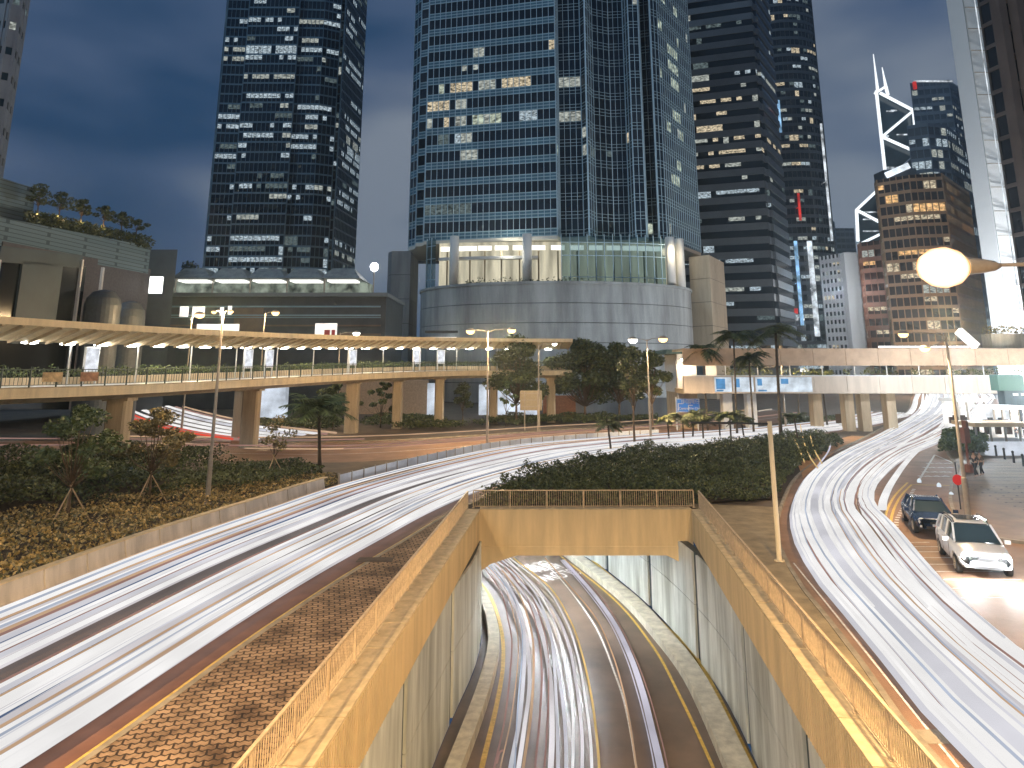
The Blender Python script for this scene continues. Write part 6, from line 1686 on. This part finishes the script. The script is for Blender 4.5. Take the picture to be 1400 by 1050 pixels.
for k, (px, py, m1_, lab) in enumerate(((1343, 587, dkc, 'person in black standing on the bright plaza under the far footbridge'), (1372, 600, whc, 'person in a pale top on the bright plaza at the far right'), (1390, 606, dkc, 'person in black at the right edge of the bright plaza'))):
    q = G(px, py); person(lab, (q.x, q.y, 0.13), R(90+60*k), m1_, dkc, 0.15)

# ---------------------------------------------------------------- signs and street furniture
# blue direction sign
p = G(925, 590); Y_ = 93.5
a, b = P(924, 545, Y_), P(957, 563.5, Y_)
t = thing('direction_sign', 'blue direction sign with white lettering on a pale post before the drum', 'sign', (a.x, Y_, 0))
mb = MB(); mb.tube([(0, 0.05, 0), (0, 0.05, a.z+0.2)], 0.08, 8); mb.tube([(b.x-a.x-0.3, 0.05, 0), (b.x-a.x-0.3, 0.05, a.z)], 0.07, 8); mb.build('post', M['white_metal'], t)
mb = MB(); mb.box(0.0, b.x-a.x, -0.08, -0.02, b.z, a.z); mb.build('sign_board', mat('sign_blue', (0.03, 0.16, 0.55), 0.4, emit=(0.03, 0.16, 0.55), estr=0.25), t)
mb = MB(); w_ = b.x-a.x; h_ = a.z-b.z
for (x0, x1, y0, y1) in ((0.02, 0.98, 0.955, 0.985), (0.02, 0.98, 0.015, 0.045), (0.02, 0.035, 0.03, 0.97), (0.965, 0.98, 0.03, 0.97), (0.07, 0.10, 0.12, 0.62), (0.07, 0.28, 0.60, 0.66), (0.50, 0.53, 0.12, 0.50), (0.50, 0.70, 0.48, 0.54)):
    mb.box(w_*x0, w_*x1, -0.095, -0.083, b.z+h_*y0, b.z+h_*y1)
mb.build('sign_border', M['white_metal'], t)
for txt, fx, fy, sz in (('\u4e2d\u74b0', 0.42, 0.76, 0.62), ('\u7063\u4ed4', 0.80, 0.76, 0.62), ('Central', 0.32, 0.28, 0.42), ('Wan Chai', 0.76, 0.28, 0.36)):
    o = text_mesh('sign_lettering', txt, sz, M['white_metal'], 0.01); o.parent = t; o.location = (w_*fx, -0.1, b.z+h_*fy); o.rotation_euler = (R(90), 0, 0)
# back of a sign in front of the trees
a, b = P(711, 534, 93), P(741, 561, 93)
t = thing('road_sign', 'back of a pale rectangular road sign on two posts left of the red brown wall', 'sign', (a.x, 93, 0))
mb = MB(); mb.box(0, b.x-a.x, 0, 0.06, b.z, a.z); mb.build('sign_board', mat('sign_back', (0.36, 0.30, 0.20), 0.6, var=0.2), t)
for x in (0.5, b.x-a.x-0.6):
    mb = MB(); mb.box(x, x+0.12, -0.14, -0.02, 0, a.z-0.1); mb.build('post', M['steel'], t)
mb = MB()
for z in (b.z+0.4, (a.z+b.z)/2, a.z-0.4): mb.box(0.1, b.x-a.x-0.1, -0.018, -0.002, z, z+0.1)
mb.build('bracket', M['steel'], t)
# small brown sign board right
a, b = P(1142, 566, 97), P(1168, 581, 97)
t = thing('road_sign', 'small brown board on a short post left of the far right road', 'sign', (a.x, 97, 0))
mb = MB(); mb.box(0, b.x-a.x, 0, 0.08, b.z, a.z); mb.build('sign_board', mat('board_brown', (0.12, 0.08, 0.05), 0.7), t)
mb = MB(); mb.box((b.x-a.x)/2-0.06, (b.x-a.x)/2+0.06, 0.081, 0.16, 0, a.z-0.1); mb.build('post', M['steel'], t)
# red round sign and its rusty signal post by the corner lamp post
q = G(1314, 700); q.z = 0.13
t = thing('traffic_sign', 'red round traffic sign on a thin post at the pavement corner', 'sign', q)
mb = MB(); mb.tube([(0, 0, 0), (0, 0, 2.4)], 0.035, 8); mb.build('post', M['steel_dark'], t)
mb = MB(); mb.lathe((0, -0.06, 1.5), [(0.27, 0), (0.27, 0.03)], 24, axis='Y'); mb.build('sign_disc', mat('sign_red_face', (0.55, 0.02, 0.02), 0.4, emit=(0.6, 0.02, 0.02), estr=0.15), t)
q = G(1326, 648); q.z = 0.13
t = thing('signal_box', 'rust brown traffic signal on a post behind the corner lamp post', 'signal', q)
mb = MB(); mb.tube([(0, 0, 0), (0, 0, 3.0)], 0.09, 8); mb.lathe((0, 0, 0), [(0.35, 0), (0.3, 0.5), (0.12, 0.6)], 10); mb.build('post', mat('rust_brown', (0.22, 0.07, 0.04), 0.7), t)
mb = MB(); mb.obox((0, 0, 2.55), (0.5, 0.4, 1.1), ax=0.3); mb.obox((0.1, 0, 3.35), (0.35, 0.3, 0.5), ax=0.6); mb.build('signal_head', bpy.data.materials['rust_brown'], t)
# traffic studs (white domes) at the junction
for k, (x, y) in enumerate(((1284, 666), (1257, 660), (1301, 679))):
    q = G(x, y); mb = MB(); mb.lathe((0, 0, 0), [(0.13, 0), (0.13, 0.12), (0.10, 0.2), (0.03, 0.26)], 12)
    o = mb.build('beacon', emat('beacon_%d' % k, (0.85, 0.93, 1.0), 0.9), smooth=True); o.location = (q.x, q.y, 0.015)
    tag(o, ('small glowing white beacon in the middle of the junction hatching', 'small glowing white beacon at the left corner of the junction hatching', 'small glowing white beacon at the right edge of the junction hatching')[k], 'beacon')

# bright plaza and stalls at the far right
sheet('plaza', [(40.5, 66), (60, 66), (90, 66), (150, 150), (90, 150), (52, 88), (42, 72)], 0.137, mat('plaza_stone', (0.6, 0.58, 0.54), 0.5, var=0.2, vscale=0.6))
def stall(label, x0, x1, yt, yb, Y, color, strength, posts=4, roofm=None):
    a, b = P(x0, yt, Y), P(x1, yb, Y); w = b.x-a.x
    t = thing('kiosk', label, 'kiosk', (a.x, Y, 0.13)); h = a.z-0.13
    mb = MB(); mb.box(0, w, -0.3, 3.4, h-0.35, h); mb.build('roof', roofm or M['white_metal'], t)
    mb = MB(); mb.box(0.1, w-0.1, 2.8, 3.0, 0, h-0.36); mb.build('back_wall', emat('kiosk_light_%d' % int(x0), color, strength, noise=0.5, nscale=0.8), t)
    for k in range(posts):
        x = 0.1+(w-0.3)*k/(posts-1); mb = MB(); mb.box(x, x+0.14, -0.1, 0.04, 0, h-0.36); mb.build('post', M['steel'], t)
    mb = MB(); mb.box(0.5, w-0.5, 0.4, 1.0, 0, 1.0); mb.box(0.4, w-0.4, 0.3, 1.1, 1.003, 1.06); mb.build('counter', M['white_metal'], t)
    mb = MB()
    for k in range(5): x = 0.6+(w-1.5)*k/4; mb.box(x, x+0.5, 2.60, 2.78, 1.2, 1.9+0.2*(k % 2))
    mb.build('shelf_goods', M['steel_dark'] if x0 % 2 else brc, t)
    return t
stall('bright white kiosk beside the far road just right of the corner lamp post', 1306, 1352, 545, 590, 84, (1.0, 0.97, 0.94), 1.1, 4)
stall('bright kiosk with dark shelves at the far right under the footbridge', 1355, 1410, 555, 600, 80, (0.95, 0.97, 1.0), 1.1, 5)
stall('low lit kiosk with an orange band behind the clipped hedge', 1330, 1420, 578, 620, 70, (1.0, 0.93, 0.85), 1.0, 5, roofm=mat('kiosk_band', (0.65, 0.45, 0.25), 0.6))
mb = MB(); a, b = P(1352, 605, 66), P(1402, 625, 66); mb.box(0, 8, 0, 0.8, 0, a.z-0.13); o = mb.build('counter_wall', emat('counter_wall_light', (0.80, 0.85, 0.95), 0.75, noise=0.2), loc=(0, 0, 0)); o.location = (a.x, 66, 0.138)
tag(o, 'low glowing white wall right of the clipped hedge', 'wall')
a, b = P(1370, 514, 83), P(1404, 558, 83)
t = thing('signboard', 'dark teal box sign with a green top standing at the far right under the footbridge', 'sign', (a.x, 83, 0.13))
mb = MB(); mb.box(0, b.x-a.x, 0, 1.2, b.z, (a.z+b.z)/2); mb.build('box', M['teal_dark'], t)
mb = MB(); mb.box(-0.6, b.x-a.x, -0.1, 1.3, (a.z+b.z)/2+0.002, a.z); mb.build('top', mat('green_top', (0.05, 0.11, 0.085), 0.6), t)
mb = MB(); mb.box(0.3, 0.55, 0.3, 0.6, 0, b.z); mb.box(b.x-a.x-0.55, b.x-a.x-0.3, 0.3, 0.6, 0, b.z); mb.build('leg', M['steel_dark'], t)
mb = MB(); mb.box(0.9, 1.5, -0.012, -0.002, b.z+1.2, b.z+1.45); mb.box(1.8, 2.3, -0.012, -0.002, b.z+1.2, b.z+1.45); mb.build('lit_slot', wl, t)
for k in range(2): lamp_light('plaza_fill', (52+k*9, 74+k*3, 5.5), (1.0, 0.97, 0.93), 3500, 0.5)  # plaza brightened by added lights that have no fixture
# a clipped row of street bollards on the plaza edge
q0, q1 = G(1352, 622), G(1400, 640)
first = None
for k in range(5):
    q = q0.lerp(q1, k/4)
    if first is None:
        t = thing('bollard', 'short dark bollard standing along the plaza edge', 'bollard', (q.x, q.y, 0.13), 'bollards along the plaza edge')
        mb = MB(); mb.lathe((0, 0, 0), [(0.09, 0), (0.08, 0.75), (0.10, 0.78), (0.10, 0.86), (0.04, 0.92)], 12); mb.build('post', M['steel_dark'], t); first = t
    else: dup(first, (q.x, q.y, 0.13))

# ---------------------------------------------------------------- humid city haze
hz = MB(); hz.box(-950, 950, -350, 1150, -8.5, 215)
hzm = bpy.data.materials.new('haze_air'); hzm.use_nodes = True
n_ = hzm.node_tree.nodes; n_.remove(n_['Principled BSDF'])
pv = n_.new('ShaderNodeVolumePrincipled'); pv.inputs['Color'].default_value = (0.66, 0.86, 1.0, 1); pv.inputs['Density'].default_value = 0.0004; pv.inputs['Anisotropy'].default_value = 0.8
hzm.node_tree.links.new(pv.outputs[0], n_['Material Output'].inputs['Volume'])
ho = hz.build('haze', hzm); ho['kind'] = 'stuff'
scene.cycles.volume_bounces = 0
